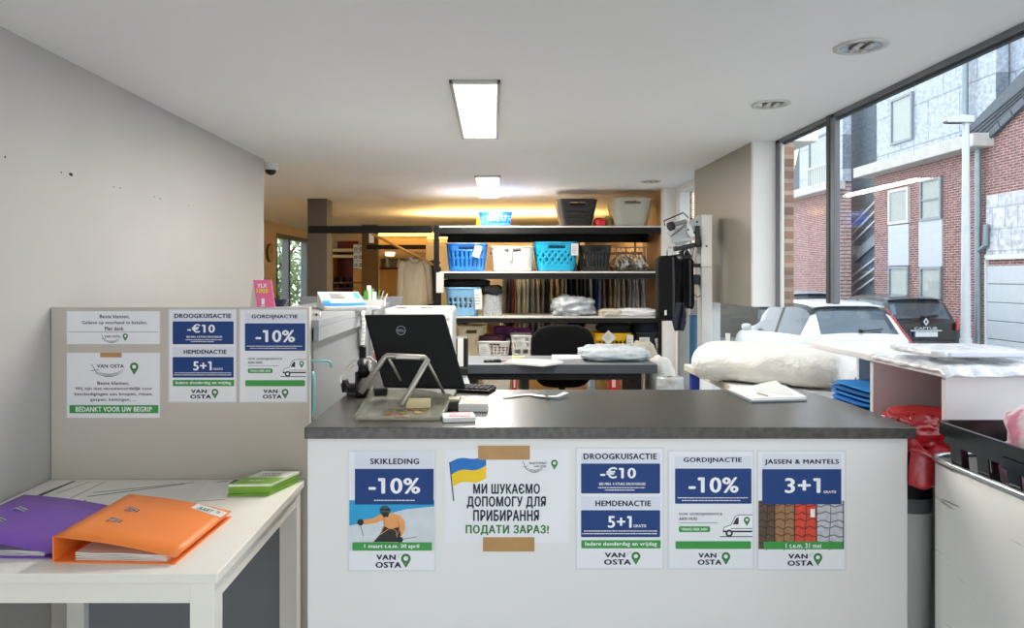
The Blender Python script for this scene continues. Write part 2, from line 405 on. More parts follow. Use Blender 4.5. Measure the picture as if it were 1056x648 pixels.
for k, px in enumerate((345.5, 348.5, 352, 356, 359.5, 361.8)):
    d = D + .05; z0 = Z(291, d) if k % 2 == 0 else Z(297, d)
    m = M(); m.box(-.02, .02, 0, .18, 0.001, .05 + .01 * (k % 3), black); m.prism([(-.019, .03), (.019, .03), (.012, .08), (-.012, .08)], lambda u, v, q: (u, .06 + q * .09, v), black)
    tag(m.build('shoe', None, (X(px, d), d, z0), bevel=.006), 'dark shoe on the burgundy wardrobe shelves, %s from the left' % ORD[k], 'shoe', 'shoes in the far wardrobe')
D = 11.2
ox = X(420, D)
t = thing('storage_cabinet', 'wide lit oak cabinet behind the hanging cream shirt', 'cabinet', (ox, D, 0))
m = M(); m.box(X(391, D) - ox, X(455, D) - ox, .3, .34, Z(266, D) - 1.2, Z(266, D), warmwall); m.build('back_panel', t)
for a, b in ((391.5, 410.5), (411, 430), (430.5, 452)):
    m = M(); m.box(X(a, D) - ox, X(b, D) - ox, 0, .3, 0, Z(278, D), tan); m.build('door', t, bevel=.004)
m = M(); rb(m, 391, 455, 276, 278, -.02, .32, mat('plum_edge', '#4a2230', .5)); m.build('shelf', t)
m = M(); rb(m, 389, 455, 264, 266.5, -.02, .32, creamw); m.build('top', t)
m = M(); m.box(X(389.3, D) - ox, X(392, D) - ox, -.02, .3, 0, Z(264, D), creamw); m.build('side_panel', t)
for k, (a, b) in enumerate(((396, 401), (408, 414.5))):
    m = M(); w = (X(b, D) - X(a, D)) / 2
    m.grid(lambda u, v: ((w * (1 - .55 * v ** 1.6) * math.cos(2 * PI * u)), .12 + .06 * math.sin(2 * PI * u), v * .145), 16, 6, mat('white_cloth', '#eee6d6', .9, bump=.3), cu=True)
    tag(m.build('lamp_shade' if False else 'folded_bag', None, (X((a + b) / 2, D), D - .02, Z(276, D) + .001), smooth=True), 'small white cloth bag on the far oak cabinet, %s one' % ('left' if k == 0 else 'right'), 'bag')
# cove strip lights
warmE = emis('cove_glow', '#ffc258', 5)
def strip(px0, px1, d, zc, label, e=.015):
    t = thing('strip_light', label, 'light', (X(px0, d), d, zc), 0, 'warm strip lights at the back')
    L = X(px1, d) - X(px0, d)
    m = M(); m.box(0, L, -.04, .04, -.04, 0, creamw); m.build('housing', t)
    m = M(); m.box(.01, L - .01, -.03, .03, 0, e, warmE); m.build('diffuser', t)
    return t
strip(389, 448, 12.0, Z(243.5, 12.0), 'long warm strip light along the far wall below the ceiling, behind the black beam', .045)
strip(440, 600, 8.3, 1.932, 'long warm strip light shining up at the ceiling from behind the shelf unit', .02)
m = M(); rb(m, 391, 452, 259, 261, .3, .6, creamw); rb(m, 395, 404, 260, 263.6, .28, .3, emis('small_lamp', '#fff0c8', 4))
tag(m.build('shelf_lamp', None, (ox, D, 0)), 'short bright lamp under a pale rail above the far oak cabinet', 'lamp')
# ================================================================ OUTSIDE
SZ = -.5
asph = mat('asphalt', '#7b7d7e', .9, var=.08, scale=3, bump=.2, bscale=120)
m = M(); m.box(1.75, 16, -8, 60, SZ - .2, SZ, asph); struct(m.build('ground_street'))
m = M(); m.box(10.6, 12, -8, 60, SZ, SZ + .1, mat('paving', '#a9a8a6', .9, var=.08, scale=6)); struct(m.build('ground_pavement'))
m = M(); m.box(1.62, 1.76, YF, YB, SZ - .2, -.05, pierm); struct(m.build('trim_3'))
FX = 12.0
def fD(px): return FX * F / (px - VX)
def fZ(px, py): return EYE + FX * (VY - py) / (px - VX)
brick = brickmat('red_brick', '#7a4443', '#935c59', '#b5a8a4', 'YZ')
brick2 = brickmat('red_brick_far', '#8f5452', '#a56b68', '#c0b2ae', 'YZ')
brickt = brickmat('tan_brick', '#b98a62', '#cda27a', '#d8cdbd', 'YZ')
clad = brickmat('metal_cladding', '#aab6c4', '#b2bdca', '#7d8894', 'YZ', bw=1.35, rh=1.15, msize=.018, rough=.35)
conc = mat('concrete_fascia', '#c9c8c4', .8, var=.1, scale=5, bump=.2)
winfr = mat('window_white', '#dfe2e4', .4, var=.02)
winsteel = mat('window_steel', '#8e979e', .4, .3)
outglass = mat('house_glass', '#7f9096', .06, var=.25, scale=1.5, spec=.8)
curtain = mat('net_curtain', '#c3c6c2', .9, var=.15, scale=30, stretch=(1, 3, .1))
greyp = mat('grey_infill', '#c6cdd8', .5, var=.03)
slate = mat('slate', '#59626d', .6, var=.15, scale=10, stretch=(1, 1, 5))
zinc = mat('zinc', '#8c9aa3', .4, .5, var=.08)
def win(par, y0, y1, z0, z1, x, frm, curt=True, bars=()):
    """window set in the facade: frame proud of the wall, pane inside, curtain behind"""
    m = M(); t = .07
    for a in ((y0, y0 + t, z0, z1), (y1 - t, y1, z0, z1), (y0 + t, y1 - t, z0, z0 + t), (y0 + t, y1 - t, z1 - t, z1)): m.box(x - .06, x + .05, *a, frm)
    for b in bars: m.box(x - .05, x + .03, y0 + t, y1 - t, b - .025, b + .025, frm)
    f = m.build('window', par)
    m = M(); m.box(x - .01, x, y0 + t, y1 - t, z0 + t, z1 - t, curtain if curt else outglass); m.build('pane', f)
    m = M(); m.box(x - .03, x - .024, y0 + t, y1 - t, z0 + t, z1 - t, glass); m.build('glazing', f)
# --- house A: red brick, concrete eaves, metal-clad top storey
yA0, yA1 = fD(1023), fD(901)
zF = 4.95
hA = thing('house', 'red brick house with pale concrete eaves and grey metal-clad top storey, behind the street lamp', 'house', (FX, yA0, SZ))
def H(par): return Vector((FX, 0, 0))
def hb(name, par, boxes, mt, base, **kw):
    m = M()
    for b in boxes: m.box(b[0] - base[0], b[1] - base[0], b[2] - base[1], b[3] - base[1], b[4] - base[2], b[5] - base[2], mt)
    return m.build(name, par, **kw)
B = (FX, yA0, SZ)
# openings leave the wall: build in strips
wins = [(fD(938), fD(917.5), fZ(927, 231), fZ(927, 195)), (fD(972), fD(950), fZ(961, 227), fZ(961, 184)),
        (fD(938), fD(917.5), fZ(927, 313), fZ(927, 275)), (fD(972), fD(950), fZ(961, 313), fZ(961, 275))]
hb('wall', hA, [(FX + .02, FX + .4, yA0, yA1, SZ, zF)], brick, B)
m = M()
hb('infill_panel', hA, [(FX - .02, FX + .03, fD(937.5), fD(916.5), fZ(927, 274), fZ(927, 232))], greyp, B)
hb('infill_panel', hA, [(FX - .02, FX + .03, fD(972), fD(948), fZ(961, 275), fZ(961, 227))], greyp, B)
for i, (a, b, c, d) in enumerate(wins):
    win(hA, a - B[1], b - B[1], c - B[2], d - B[2], .0, winfr if i == 0 else winsteel, True, ((c + d) / 2 - B[2],) if i in (1,) else ())
hb('fascia', hA, [(FX - .5, FX + .1, yA0 - .05, yA1 + .3, zF - .32, zF)], conc, B, bevel=.02)
hb('clad_storey', hA, [(FX + .1, FX + .4, yA0, yA1, zF, 10.5)], clad, B)
win(hA, fD(939) - B[1], fD(917) - B[1], fZ(928, 147) - B[2], fZ(928, 99) - B[2], .08, winsteel, True)
m = M(); y = fD(1013.5)
m.cyl((-.12, y - B[1], .1), (-.12, y - B[1], zF - .3 - SZ), .075, zinc)
m.tube([(-.12, y - B[1] - .0, 2.6), (-.12, y - B[1] - .28, 2.75), (-.12, y - B[1] - .3, 3.25)], .06, zinc, 10)
m.build('downpipe', hA, smooth=True, auto=.6)
m = M(); y = fD(997.5); m.cyl((-.05, y - B[1], zF - SZ), (-.05, y - B[1], 9.5), .07, zinc); m.build('flue', hA, smooth=True, auto=.6)
# --- stair link between A and C
yC0 = fD(866)
lk = thing('stair_tower', 'recessed blue-grey stair tower between the two brick houses', 'building', (FX, yA1, SZ))
B = (FX, yA1, SZ)
dkg = brickmat('dark_panel', '#697680', '#6f7c86', '#59656f', 'YZ', bw=2.6, rh=.9, msize=.015, rough=.35)
hb('wall', lk, [(FX + .9, FX + 1.2, yA1, yC0 + 1.5, SZ, 8.1)], dkg, B)
m = M()
for k, (py0, py1, sg) in enumerate(((250, 205, 1), (305, 270, 1))):
    for j in range(3):
        z0 = fZ(875, py0) + j * .32 - SZ; z1 = fZ(900, py1) + j * .32 - SZ
        m.bar((.8, yC0 - yA1 + .8, z0), (.8, .1, z1), .05, .05, winfr)
m.build('handrail', lk)
m = M()
for py0, py1 in ((266, 226),):
    m.bar((.84, yC0 - yA1 + .8, fZ(875, py0) - SZ), (.84, .1, fZ(900, py1) - SZ), .05, .35, mat('stair_grey', '#9aa6ae', .5))
m.build('stair_flight', lk)
# --- house C further down the street
yC1 = fD(813.5)
hC = thing('house', 'farther red brick house with metal-clad top storey, seen through the narrow window pane', 'house', (FX, yC0, SZ))
B = (FX, yC0, SZ)
hb('wall', hC, [(FX + .02, FX + .4, yC0, yC1, SZ, zF - .2)], brick2, B)
hb('fascia', hC, [(FX - .5, FX + .1, yC0 - .2, yC1 + .2, zF - .45, zF - .15)], conc, B, bevel=.02)
hb('clad_storey', hC, [(FX + .1, FX + .4, yC0, fD(822), zF - .15, 8.6)], clad, B)
win(hC, fD(853.5) - B[1], fD(833) - B[1], fZ(843, 193) - B[2], fZ(843, 140) - B[2], .08, winsteel, True)
m = M()
for k in range(9):
    y = fD(852) + (fD(833) - fD(852)) * k / 8 - B[1]; m.box(-.02, .0, y - .015, y + .015, fZ(843, 193) - SZ, fZ(843, 172) - SZ, winfr)
m.box(-.03, .01, fD(852) - B[1], fD(833) - B[1], fZ(843, 172) - SZ - .03, fZ(843, 172) - SZ + .03, winfr)
m.build('balcony_rail', hC)
m = M(); z0 = zF - .15 - SZ
m.prism([(fD(822) - B[1], z0), (yC1 - B[1], z0), (yC1 - B[1], z0 + .5), (fD(822) - B[1], z0 + 1.9)], lambda u, v, q: (.1 + q * .5, u, v), slate); m.build('roof', hC)
# --- tan building at the end of the row
yC1 += .3
hT = thing('house', 'tall tan brick house at the far left edge of the narrow window pane', 'house', (FX, yC1 + .05, SZ))
B = (FX, yC1 + .05, SZ)
hb('wall', hT, [(FX + .0, FX + .4, yC1 + .05, 36, SZ, 6.8)], brickt, B)
m = M(); m.prism([(0, 7.3), (36 - B[1], 7.3), (36 - B[1] - 1, 9.2), (1, 9.2)], lambda u, v, q: (-.2 + q * .4 + (v - 7.3) * .6, u, v), slate); m.build('roof', hT)
win(hT, 2, 3.2, 4, 5.8, -.0, winfr)
hE = thing('house', 'distant orange brick house end seen through the small high window', 'house', (FX, 40.5, SZ))
B = (FX, 40.5, SZ)
hb('wall', hE, [(FX - .2, FX + .4, 42.6, 48, SZ, 7.5)], brickt, B)
m = M(); m.prism([(2.1, 8), (7.5, 8), (5, 11)], lambda u, v, q: (-.2 + q * .5, u, v), slate); m.build('roof', hE)
win(hE, 3, 4.2, 4, 6, -.2, winfr)
# --- house B: gable with slate edge and garage
yB1, yB0 = yA0, 9.0
hB = thing('house', 'brick house with sloping slate roof edge and pale garage door at the right edge', 'house', (FX, yB0, SZ))
B = (FX, yB0, SZ)
slope = [(1023, 142), (1056, 110)]
zA_, zB_ = fZ(1023, 142), fZ(1056, 110); yA_, yB_ = fD(1023), fD(1056)
g = (zB_ - zA_) / (yA_ - yB_)
ytop = 12.5; ztop = zA_ + g * (yA_ - ytop)
m = M(); m.prism([(yB0, SZ), (yB1, SZ), (yB1, zA_), (ytop, ztop), (yB0, zA_)], lambda u, v, q: (.02 + q * .35, u - B[1], v - B[2]), brick); m.build('wall', hB)
m = M()
pts = [(fD(981), fZ(981, 149)), (fD(1056), fZ(1056, 72)), (ytop, fZ(1056, 72) + .9), (ytop, ztop), (yA_, zA_)]
m.prism(pts, lambda u, v, q: (.0 + q * .06 + (0.02 if q else 0), u - B[1], v - B[2]), slate)
for k in range(1, 6):
    f = k / 6
    a = (pts[0][0] + (pts[4][0] - pts[0][0]) * f, pts[0][1] + (pts[4][1] - pts[0][1]) * f)
    b = (pts[2][0], pts[2][1] + (pts[3][1] - pts[2][1]) * f)
    m.bar((-.015, a[0] - B[1], a[1] - B[2]), (-.015, b[0] - B[1], b[1] - B[2]), .02, .03, mat('slate_joint', '#3f464e', .7))
m.build('roof', hB)
hb('clad_wall', hB, [(FX + .45, FX + .7, 11, yB1 + .5, 3, 10.5)], clad, B)
m = M()
for k in range(14):
    y0 = yA_ - k * .4; z0 = zA_ + g * k * .4
    m.bar((-.05, y0 - B[1], z0 - B[2] + .05), (-.05, y0 - .37 - B[1], z0 + g * .37 - B[2] + .05), .1, .17, slate)
m.build('verge_tiles', hB)
tile = brickmat('pale_panels', '#c6cad2', '#cdd1d9', '#aab0ba', 'YZ', bw=.42, rh=.52, msize=.02, rough=.4)
hb('panel_band', hB, [(FX - .05, FX + .03, yB0, fD(1019), fZ(1030, 264), fZ(1019, 202))], tile, B)
hb('garage_frame', hB, [(FX - .07, FX + .03, fD(1019) - .0, fD(1018), SZ + .05, fZ(1025, 266)), (FX - .07, FX + .03, yB0, fD(1018), fZ(1025, 268), fZ(1025, 263))], winfr, B)
gd = mat('garage_door', '#cdd4da', .45, var=.03)
m = M()
for k in range(5):
    z0 = .06 + k * .44; m.box(-.03 - .0, .03, 0.1, fD(1019) - B[1], z0, z0 + .425, gd)
m.build('garage_door', hB, bevel=.012)
# added grey backdrop behind the white car, matching the pier above its opening
m = M(); m.box(4.5, 9.6, 23.5, 23.7, SZ, 1.28, mat('backdrop_grey', '#716d66', .8, var=.06))
m.box(4.4, 9.7, 23.45, 23.75, 1.28, 1.34, mat('backdrop_cap_grey', '#6a6660', .8))
tag(m.build('added_backdrop_wall', base=(7, 23.6, SZ)), 'added grey backdrop wall behind the white car, toned to match the pier', 'wall')
# street lamp
d = 12.6; x = X(996, d)
lp = thing('street_lamp', 'slender white street lamp in front of the red brick house', 'street lamp', (x, d, SZ))
polem = mat('galvanised', '#c3cad0', .4, .2, var=.04)
H_ = Z(126, d) - SZ
m = M(); m.cyl((0, 0, 0), (0, 0, H_), .085, polem, .055, n=16); m.cyl((0, 0, 0), (0, 0, .9), .1, polem, .1, n=16); m.build('pole', lp, smooth=True, auto=.6)
m = M(); m.box(-.36, .1, -.08, .08, H_ - .02, H_ + .07, polem); m.prism([(-.36, H_ - .02), (.1, H_ - .02), (.1, H_ + .1), (-.1, H_ + .12), (-.36, H_ + .03)], lambda u, v, q: (u, -.085 + q * .17, v), polem); m.build('lamp_head', lp, bevel=.015)

# ---------------------------------------------------------------- cars
def catmull(ks, t):
    """ks: list of (t, value) ; monotone-ish smooth interpolation"""
    n = len(ks)
    if t <= ks[0][0]: return ks[0][1]
    if t >= ks[-1][0]: return ks[-1][1]
    for i in range(n - 1):
        if ks[i][0] <= t <= ks[i + 1][0]:
            h = ks[i + 1][0] - ks[i][0]; f = (t - ks[i][0]) / h
            def sl(j):
                if j <= 0 or j >= n - 1: return 0 if 0 < n - 1 and n > 2 and (j == 0 and False) else ((ks[min(j + 1, n - 1)][1] - ks[max(j - 1, 0)][1]) / (ks[min(j + 1, n - 1)][0] - ks[max(j - 1, 0)][0]))
                a = (ks[j][1] - ks[j - 1][1]) / (ks[j][0] - ks[j - 1][0]); b = (ks[j + 1][1] - ks[j][1]) / (ks[j + 1][0] - ks[j][0])
                return 0 if a * b <= 0 else 2 * a * b / (a + b)
            a, b = ks[i][1], ks[i + 1][1]; ma, mb = sl(i) * h, sl(i + 1) * h
            return (2 * f ** 3 - 3 * f * f + 1) * a + (f ** 3 - 2 * f * f + f) * ma + (-2 * f ** 3 + 3 * f * f) * b + (f ** 3 - f * f) * mb
    return ks[-1][1]
tyre = mat('tyre', '#17181a', .8)
rimm = mat('wheel_rim', '#9aa0a6', .3, .8)
carglass = mat('car_glass', '#56616a', .05, .45, var=.1, spec=.9)
redlens = mat('red_lens', '#c11322', .2, var=.05, spec=.8)
plastic = mat('black_trim', '#1d1f21', .5, var=.1)
def car(label, paint, loc, rz, Lc=4.1, Wd=1.76, Hc=1.52, tailh=.98, roof_end=.42, wb=2.55, lenscol=None, glz=None, roofp=None, plate=True, belt=.93):
    """hatchback: y=0 is the tail, +y the nose, z=0 the road"""
    glz = glz or carglass; roofp = roofp or paint
    t = thing('car', label, 'car', loc, rz)
    w = Wd / 2
    top = [(0, .62), (.03, tailh - .06), (.09, tailh), (roof_end, Hc - .07), (roof_end + .25, Hc - .02), (1.5, Hc), (2.1, Hc - .05), (2.95, 1.02), (3.3, .96), (3.85, .82), (4.05, .62), (4.1, .5)]
    top = [(a * Lc / 4.1 if a > 1.6 else a, b) for a, b in top]
    bl = [(0, .6), (.06, belt - .02), (.4, belt + .03), (2.0 * Lc / 4.1, belt - .02), (2.95 * Lc / 4.1, belt - .06), (3.8 * Lc / 4.1, .74), (Lc, .48)]
    hw = [(0, w * .84), (.1, w * .93), (.5, w * .99), (1.4, w), (3.0 * Lc / 4.1, w * .98), (3.75 * Lc / 4.1, w * .88), (Lc, w * .62)]
    rw = [(0, w * .8), (roof_end, w * .70), (1.2, w * .72), (2.2 * Lc / 4.1, w * .70), (3.0 * Lc / 4.1, w * .74), (Lc, w * .55)]
    def sec(y):
        zt, zb_, h, r = catmull(top, y), catmull(bl, y), catmull(hw, y), catmull(rw, y)
        zb_ = min(zb_, zt - .03); lo = .24 if .15 < y < Lc - .2 else .32
        gh = zt - zb_
        return [(h * .6, lo - .04), (h * .93, lo), (h * .985, lo + .16), (h, (lo + zb_) / 2 + .04), (h * .985, zb_ - .08), (h * .955, zb_),
                (h * .955 + (r - h * .955) * .35, zb_ + gh * .38), (h * .955 + (r - h * .955) * .8, zb_ + gh * .82), (r * .93, zt - min(.045, gh * .1)), (r * .78, zt - .004), (r * .4, zt + .012), (0, zt + .018)]
    NY = 66; K = 12
    ys = [Lc * (i / NY) for i in range(NY + 1)]
    ys = sorted(set([0, .015, .03, .06, .09] + [y for y in ys if y > .1] + [roof_end, roof_end - .03]))
    ring = []
    for y in ys:
        s = sec(y); ring.append([(-x, y, z) for x, z in s] + [(x, y, z) for x, z in s[::-1]][1:])
    nR = len(ring[0])
    body = M(); sides = [M(), M()]; rear = M(); ws = M(); roof = M()
    def quad(mm, i, j, mt): mm.add([ring[i][j], ring[i][j + 1], ring[i + 1][j + 1], ring[i + 1][j]], [(0, 1, 2, 3)], mt)
    y_ws0, y_ws1 = 2.0 * Lc / 4.1, 2.93 * Lc / 4.1
    for i in range(len(ys) - 1):
        yc = (ys[i] + ys[i + 1]) / 2
        for j in range(nR - 1):
            jj = j if j < K - 1 else nR - 2 - j     # 0..10 strip from sill up to roof centre
            mm, mt = body, paint
            if jj in (5, 6) and .46 < yc < 2.75 * Lc / 4.1 and ring[i][K - 1][2] - ring[i][5][2] > .14:
                mm, mt = sides[0 if j < K - 1 else 1], glz
                if abs(yc - 1.55) < .05: mm, mt = body, plastic
            elif jj == 7 and .5 < yc < 2.6 * Lc / 4.1: mm, mt = body, plastic
            elif jj >= 8 and .12 < yc < roof_end - .05: mm, mt = rear, glz
            elif jj >= 7 and y_ws0 < yc < y_ws1: mm, mt = ws, glz
            elif jj >= 8 and roof_end - .05 <= yc <= y_ws0: mm, mt = roof, roofp
            elif jj in (0, 1): mt = plastic
            quad(mm, i, j, mt)
    body.add(ring[0], [tuple(range(nR))], paint); body.add(ring[-1], [tuple(range(nR))], paint)
    body.build('body', t, smooth=True, auto=.9); roof.build('roof', t, smooth=True)
    [q.build('side_window', t, smooth=True) for q in sides]; rear.build('rear_window', t, smooth=True); ws.build('windscreen', t, smooth=True)
    m = M(); m.grid(lambda u, v: ((u - .5) * 2 * w * .72, -.03 - .03 * math.sin(PI * v) + .05 * abs(u - .5) ** 2 * 4, .3 + v * .3), 20, 6, plastic)
    m.grid(lambda u, v: ((u - .5) * 2 * w * .86, -.02 + .09 * abs(u - .5) ** 2 * 4, .5 + v * .1), 20, 3, paint)
    m.build('bumper', t, smooth=True, solid=.03, off=1)
    m = M()
    rr = w * .66
    m.grid(lambda u, v: ((u - .5) * 2 * rr, roof_end - .02 - .14 * v + .05 * (2 * u - 1) ** 2, Hc - .055 - .01 * v - .03 * (2 * u - 1) ** 4), 18, 4, roofp); m.build('spoiler', t, smooth=True, solid=.025)
    for s in (-1, 1):
        for y in (.72, .72 + wb):
            wh = M(); x0 = s * (w - .2); x1 = s * (w - .005)
            wh.cyl((x0, y, .31), (x1, y, .31), .31, tyre, n=28); wt = wh.build('wheel', t, bevel=.03)
            rm = M(); rm.cyl((x1, y, .31), (x1 + s * .008, y, .31), .2, rimm, .17, n=20); rm.build('rim', wt)
        mr = M(); blob(s * (w + .09), 2.55 * Lc / 4.1, 1.0, .1, .06, .075, mr, paint, e=.7, amp=0, nu=16, nv=8); mr.build('mirror', t, smooth=True)
        lm = M()
        def lens(u, v, s=s):
            y = .005 + .20 * u; z = tailh - .2 + .26 * v + u * .03
            a = sec(min(max(y, .02), .5))
            h = catmull(hw, y)
            return (s * (h * (.86 + .13 * u) + .012 - .02 * (1 - u)), y - .05 * (1 - u), z)
        if lenscol == 'strip' and s < 0: continue
        if lenscol == 'strip':
            lm.grid(lambda u, v, s=s: (s * (w * (.86 - .16 * v) + .02 + .03 * (u - .5)), .0 + (roof_end - .05) * v - .02 + .05 * u, tailh - .12 + (Hc - tailh - .0) * v), 4, 10, redlens)
        else:
            lm.grid(lens, 8, 6, redlens)
        lm.build('tail_light', t, smooth=True, solid=.02, off=1)
    m = M(); zz = tailh + (Hc - tailh) * .18
    m.bar((0, .115, zz - .01), (w * .42, .14, zz + .02), .03, .02, plastic); m.cyl((0, .08, zz - .02), (0, .13, zz), .03, plastic); m.build('wiper', t)
    if plate:
        m = M(); m.T = Matrix.Translation((0, -.015, .74))
        m.rect(-.26, .26, -.055, .055, mat('plate_white', '#e4e6ea', .4), .012); m.rect(-.26, -.225, -.055, .055, mat('plate_blue', '#2848a0', .4), .014); m.build('number_plate', t)
    return t
whitecar = mat('white_paint', '#d6d9da', .18, var=.01, spec=.6)
blackcar = mat('black_paint', '#1c2124', .15, var=.05, spec=.8)
silvercar = mat('silver_paint', '#b9c2c8', .2, .4, var=.02)
c1 = car('white hatchback parked nearest, just outside the big window', whitecar, (6.25, 12.1, SZ - .05), 0, Lc=4.4, Wd=1.86, Hc=1.6, tailh=1.02, roof_end=.62, lenscol='strip', plate=False, belt=.98)
c2 = car('black hatchback seen from behind, parked before the brick house', blackcar, (9.38, 15.6, SZ), 0, Lc=4.1, Wd=1.78, Hc=1.56, tailh=1.02)
m = M(); m.T = Matrix.Translation((0, -.005, 1.01))
cr = mat('chrome_badge', '#e6e8ea', .15, .6)
m.add([(0, -.03, .085), (.062, -.03, 0), (0, -.03, -.085), (-.062, -.03, 0), (0, -.03, .045), (.03, -.03, 0), (0, -.03, -.045), (-.03, -.03, 0)], [(0, 1, 5, 4), (1, 2, 6, 5), (2, 3, 7, 6), (3, 0, 4, 7)], cr)
m.build('badge', c2, solid=.01)
m = M(); m.T = Matrix.Translation((0, -.02, .87)); m.text('CAPTUR', 0, 0, .05, cr, w=.5, d=.015); m.build('lettering', c2)
m = M(); m.T = Matrix.Translation((0, -.03, .82)); m.rect(-.34, .34, -.012, .012, cr, .01); m.build('trim_strip', c2, solid=.01)
c3 = car('silver car parked in front of the black hatchback', silvercar, (9.55, 21.2, SZ), 0, Lc=4.4, Wd=1.8, Hc=1.55)

# ---------------------------------------------------------------- greenery outside the left rear window
leafm = mat('leaf_green', '#5f7d4e', .7, var=.45, scale=1.3, col2='#9db488'); barkm = mat('bark', '#6a5a4a', .9); leafp = mat('leaf_pink', '#c9a3a0', .7, var=.2)
m = M(); m.box(-9, -3.12, 6, 22, -.1, -.02, mat('lawn', '#6f8558', .95, var=.2)); struct(m.build('ground_garden'))
def tree(label, x, y, h, rad, seed, mt_):
    t = thing('tree', label, 'tree', (x, y, -.02), 0, 'trees outside the left window')
    m = M(); m.tube([(0, 0, 0), (.05, .03, h * .35), (-.03, .02, h * .7)], lambda f: .08 * (1 - .7 * f), barkm, 8)
    for k in range(5):
        a = k * 1.3 + seed; m.tube([(0, 0, h * (.3 + .08 * k)), (rad * .6 * math.cos(a), rad * .6 * math.sin(a), h * (.5 + .09 * k))], .025, barkm, 6)
    m.build('trunk', t, smooth=True)
    m = M(); r = random.Random(seed)
    for k in range(1600):
        d = Vector((r.gauss(0, 1), r.gauss(0, 1), r.gauss(0, 1))).normalized() * (r.random() ** .4)
        c = Vector((d.x * rad, d.y * rad, h * .55 + d.z * h * .45)); a = Vector((r.gauss(0, 1), r.gauss(0, 1), r.gauss(0, 1))).normalized() * .085; b = a.cross(Vector((r.gauss(0, 1), r.gauss(0, 1), r.gauss(0, 1)))).normalized() * .035
        m.add([c - a, c + b, c + a, c - b], [(0, 1, 2, 3)], mt_)
    f = m.build('foliage', t); f['kind'] = 'stuff'
tree('leafy green tree outside the left rear window, nearest the clock', -4.6, 11.6, 2.6, .9, 3, leafm)
tree('leafy green tree outside the left rear window, middle one', -5.0, 13.4, 2.7, .95, 5, leafm)
tree('leafy green tree outside the left rear window, nearest the dark pillar', -4.6, 15.2, 2.6, .95, 7, leafm)
tree('taller pinkish tree behind the green ones outside the left rear window', -7.2, 18.2, 4.0, 1.4, 9, leafp)
m = M(); m.box(-9, -8.8, 6, 26, -.02, 2.6, mat('fence_green', '#77866c', .8, var=.2)); tag(m.build('garden_fence', base=(-8.9, 16, -.02)), 'grey green garden fence beyond the trees at the left rear window', 'fence')
# ================================================================ PARTITION COUNTER (left), MAIN COUNTER
DP = 2.33          # plane of the partition's front
DC = 1.80          # plane of the main counter's front
partm = mat('partition_laminate', '#c6bfb4', .45, var=.03, scale=2)
greyl = mat('grey_laminate', '#8f9193', .4, var=.04, scale=3)
greyd = mat('grey_side', '#7b7c7d', .4, var=.05, scale=2)
t = thing('reception_counter', 'tall beige-grey reception partition with a grey ledge, against the left wall', 'counter', (-1.0, DP, 0))
def lb(mm, x0, x1, y0, y1, z0, z1, mt, o=(-1.0, DP, 0)): mm.box(x0 - o[0], x1 - o[0], y0 - o[1], y1 - o[1], z0 - o[2], z1 - o[2], mt)
m = M(); lb(m, XL + .002, X(319, DP), DP, DP + .03, 0, Z(317, DP), partm); m.build('front_panel', t, bevel=.002)
m = M(); lb(m, -.62, -.592, DP + .03, 4.0, 0, 1.33, greyd); m.build('side_panel', t)
m = M(); lb(m, -.97, -.575, DP + .03, 4.0, 1.33, 1.356, greyl); lb(m, -.60, -.575, DP + .03, 4.0, 1.285, 1.33, greyl); m.build('ledge', t, bevel=.002)
m = M(); lb(m, -.97, -.95, DP + .03, 4.0, 0, 1.33, greyd); m.build('rear_panel', t)
m = M(); lb(m, X(310, 4.02), X(415, 4.02), 4.0, 4.03, 0, Z(306, 4.0), greyd); m.build('end_panel', t, bevel=.002)

stone = mat('dark_stone', '#3f3e3b', .27, var=.22, scale=60, bump=.02, bscale=300, col2='#57554f')
stonedge = mat('stone_edge', '#3f3e3b', .5, var=.35, scale=160)
frontm = mat('counter_front', '#e9e8e6', .42, var=.02, scale=2)
o = (0.3, DC, 0)
t = thing('shop_counter', 'white fronted shop counter with a dark stone worktop', 'counter', o)
m = M(); lb(m, X(317, DC), X(936, DC), DC, DC + .02, 0, 1.094, frontm, o); m.build('front_panel', t, bevel=.002)
m = M(); lb(m, X(936, DC) - .018, X(936, DC), DC + .02, 2.36, 0, 1.094, frontm, o); m.build('side_panel', t)
m = M(); lb(m, X(317, DC), X(317, DC) + .018, DC + .02, 2.31, 0, 1.094, frontm, o); m.build('side_panel', t)
zt = 1.5 - .377
m = M(); xr = X(945, DC - .01)
m.prism([(-.472, DC - .012), (xr, DC - .012), (xr, 2.12), (X(826, 2.39), 2.385), (-.472, 2.385)], lambda u, v, q: (u - o[0], v - o[1], zt - .029 + .029 * q), stone)
m.build('worktop', t, bevel=.0025)
# side worktop running to the window, under the red jacket
o2 = (1.2, 2.0, 0)
t = thing('side_counter', 'low dark side worktop between the shop counter and the white shelf unit', 'counter', o2)
m = M(); lb(m, 1.045, 1.19, 1.83, 2.66, .99, 1.018, stonedge, o2); m.build('worktop', t, bevel=.003)
m = M(); lb(m, 1.05, 1.07, 2.3, 2.66, 0, .99, frontm, o2); m.build('side_panel', t)
m = M(); lb(m, 1.07, 1.18, 2.62, 2.64, 0, .99, frontm, o2); m.build('rear_panel', t)

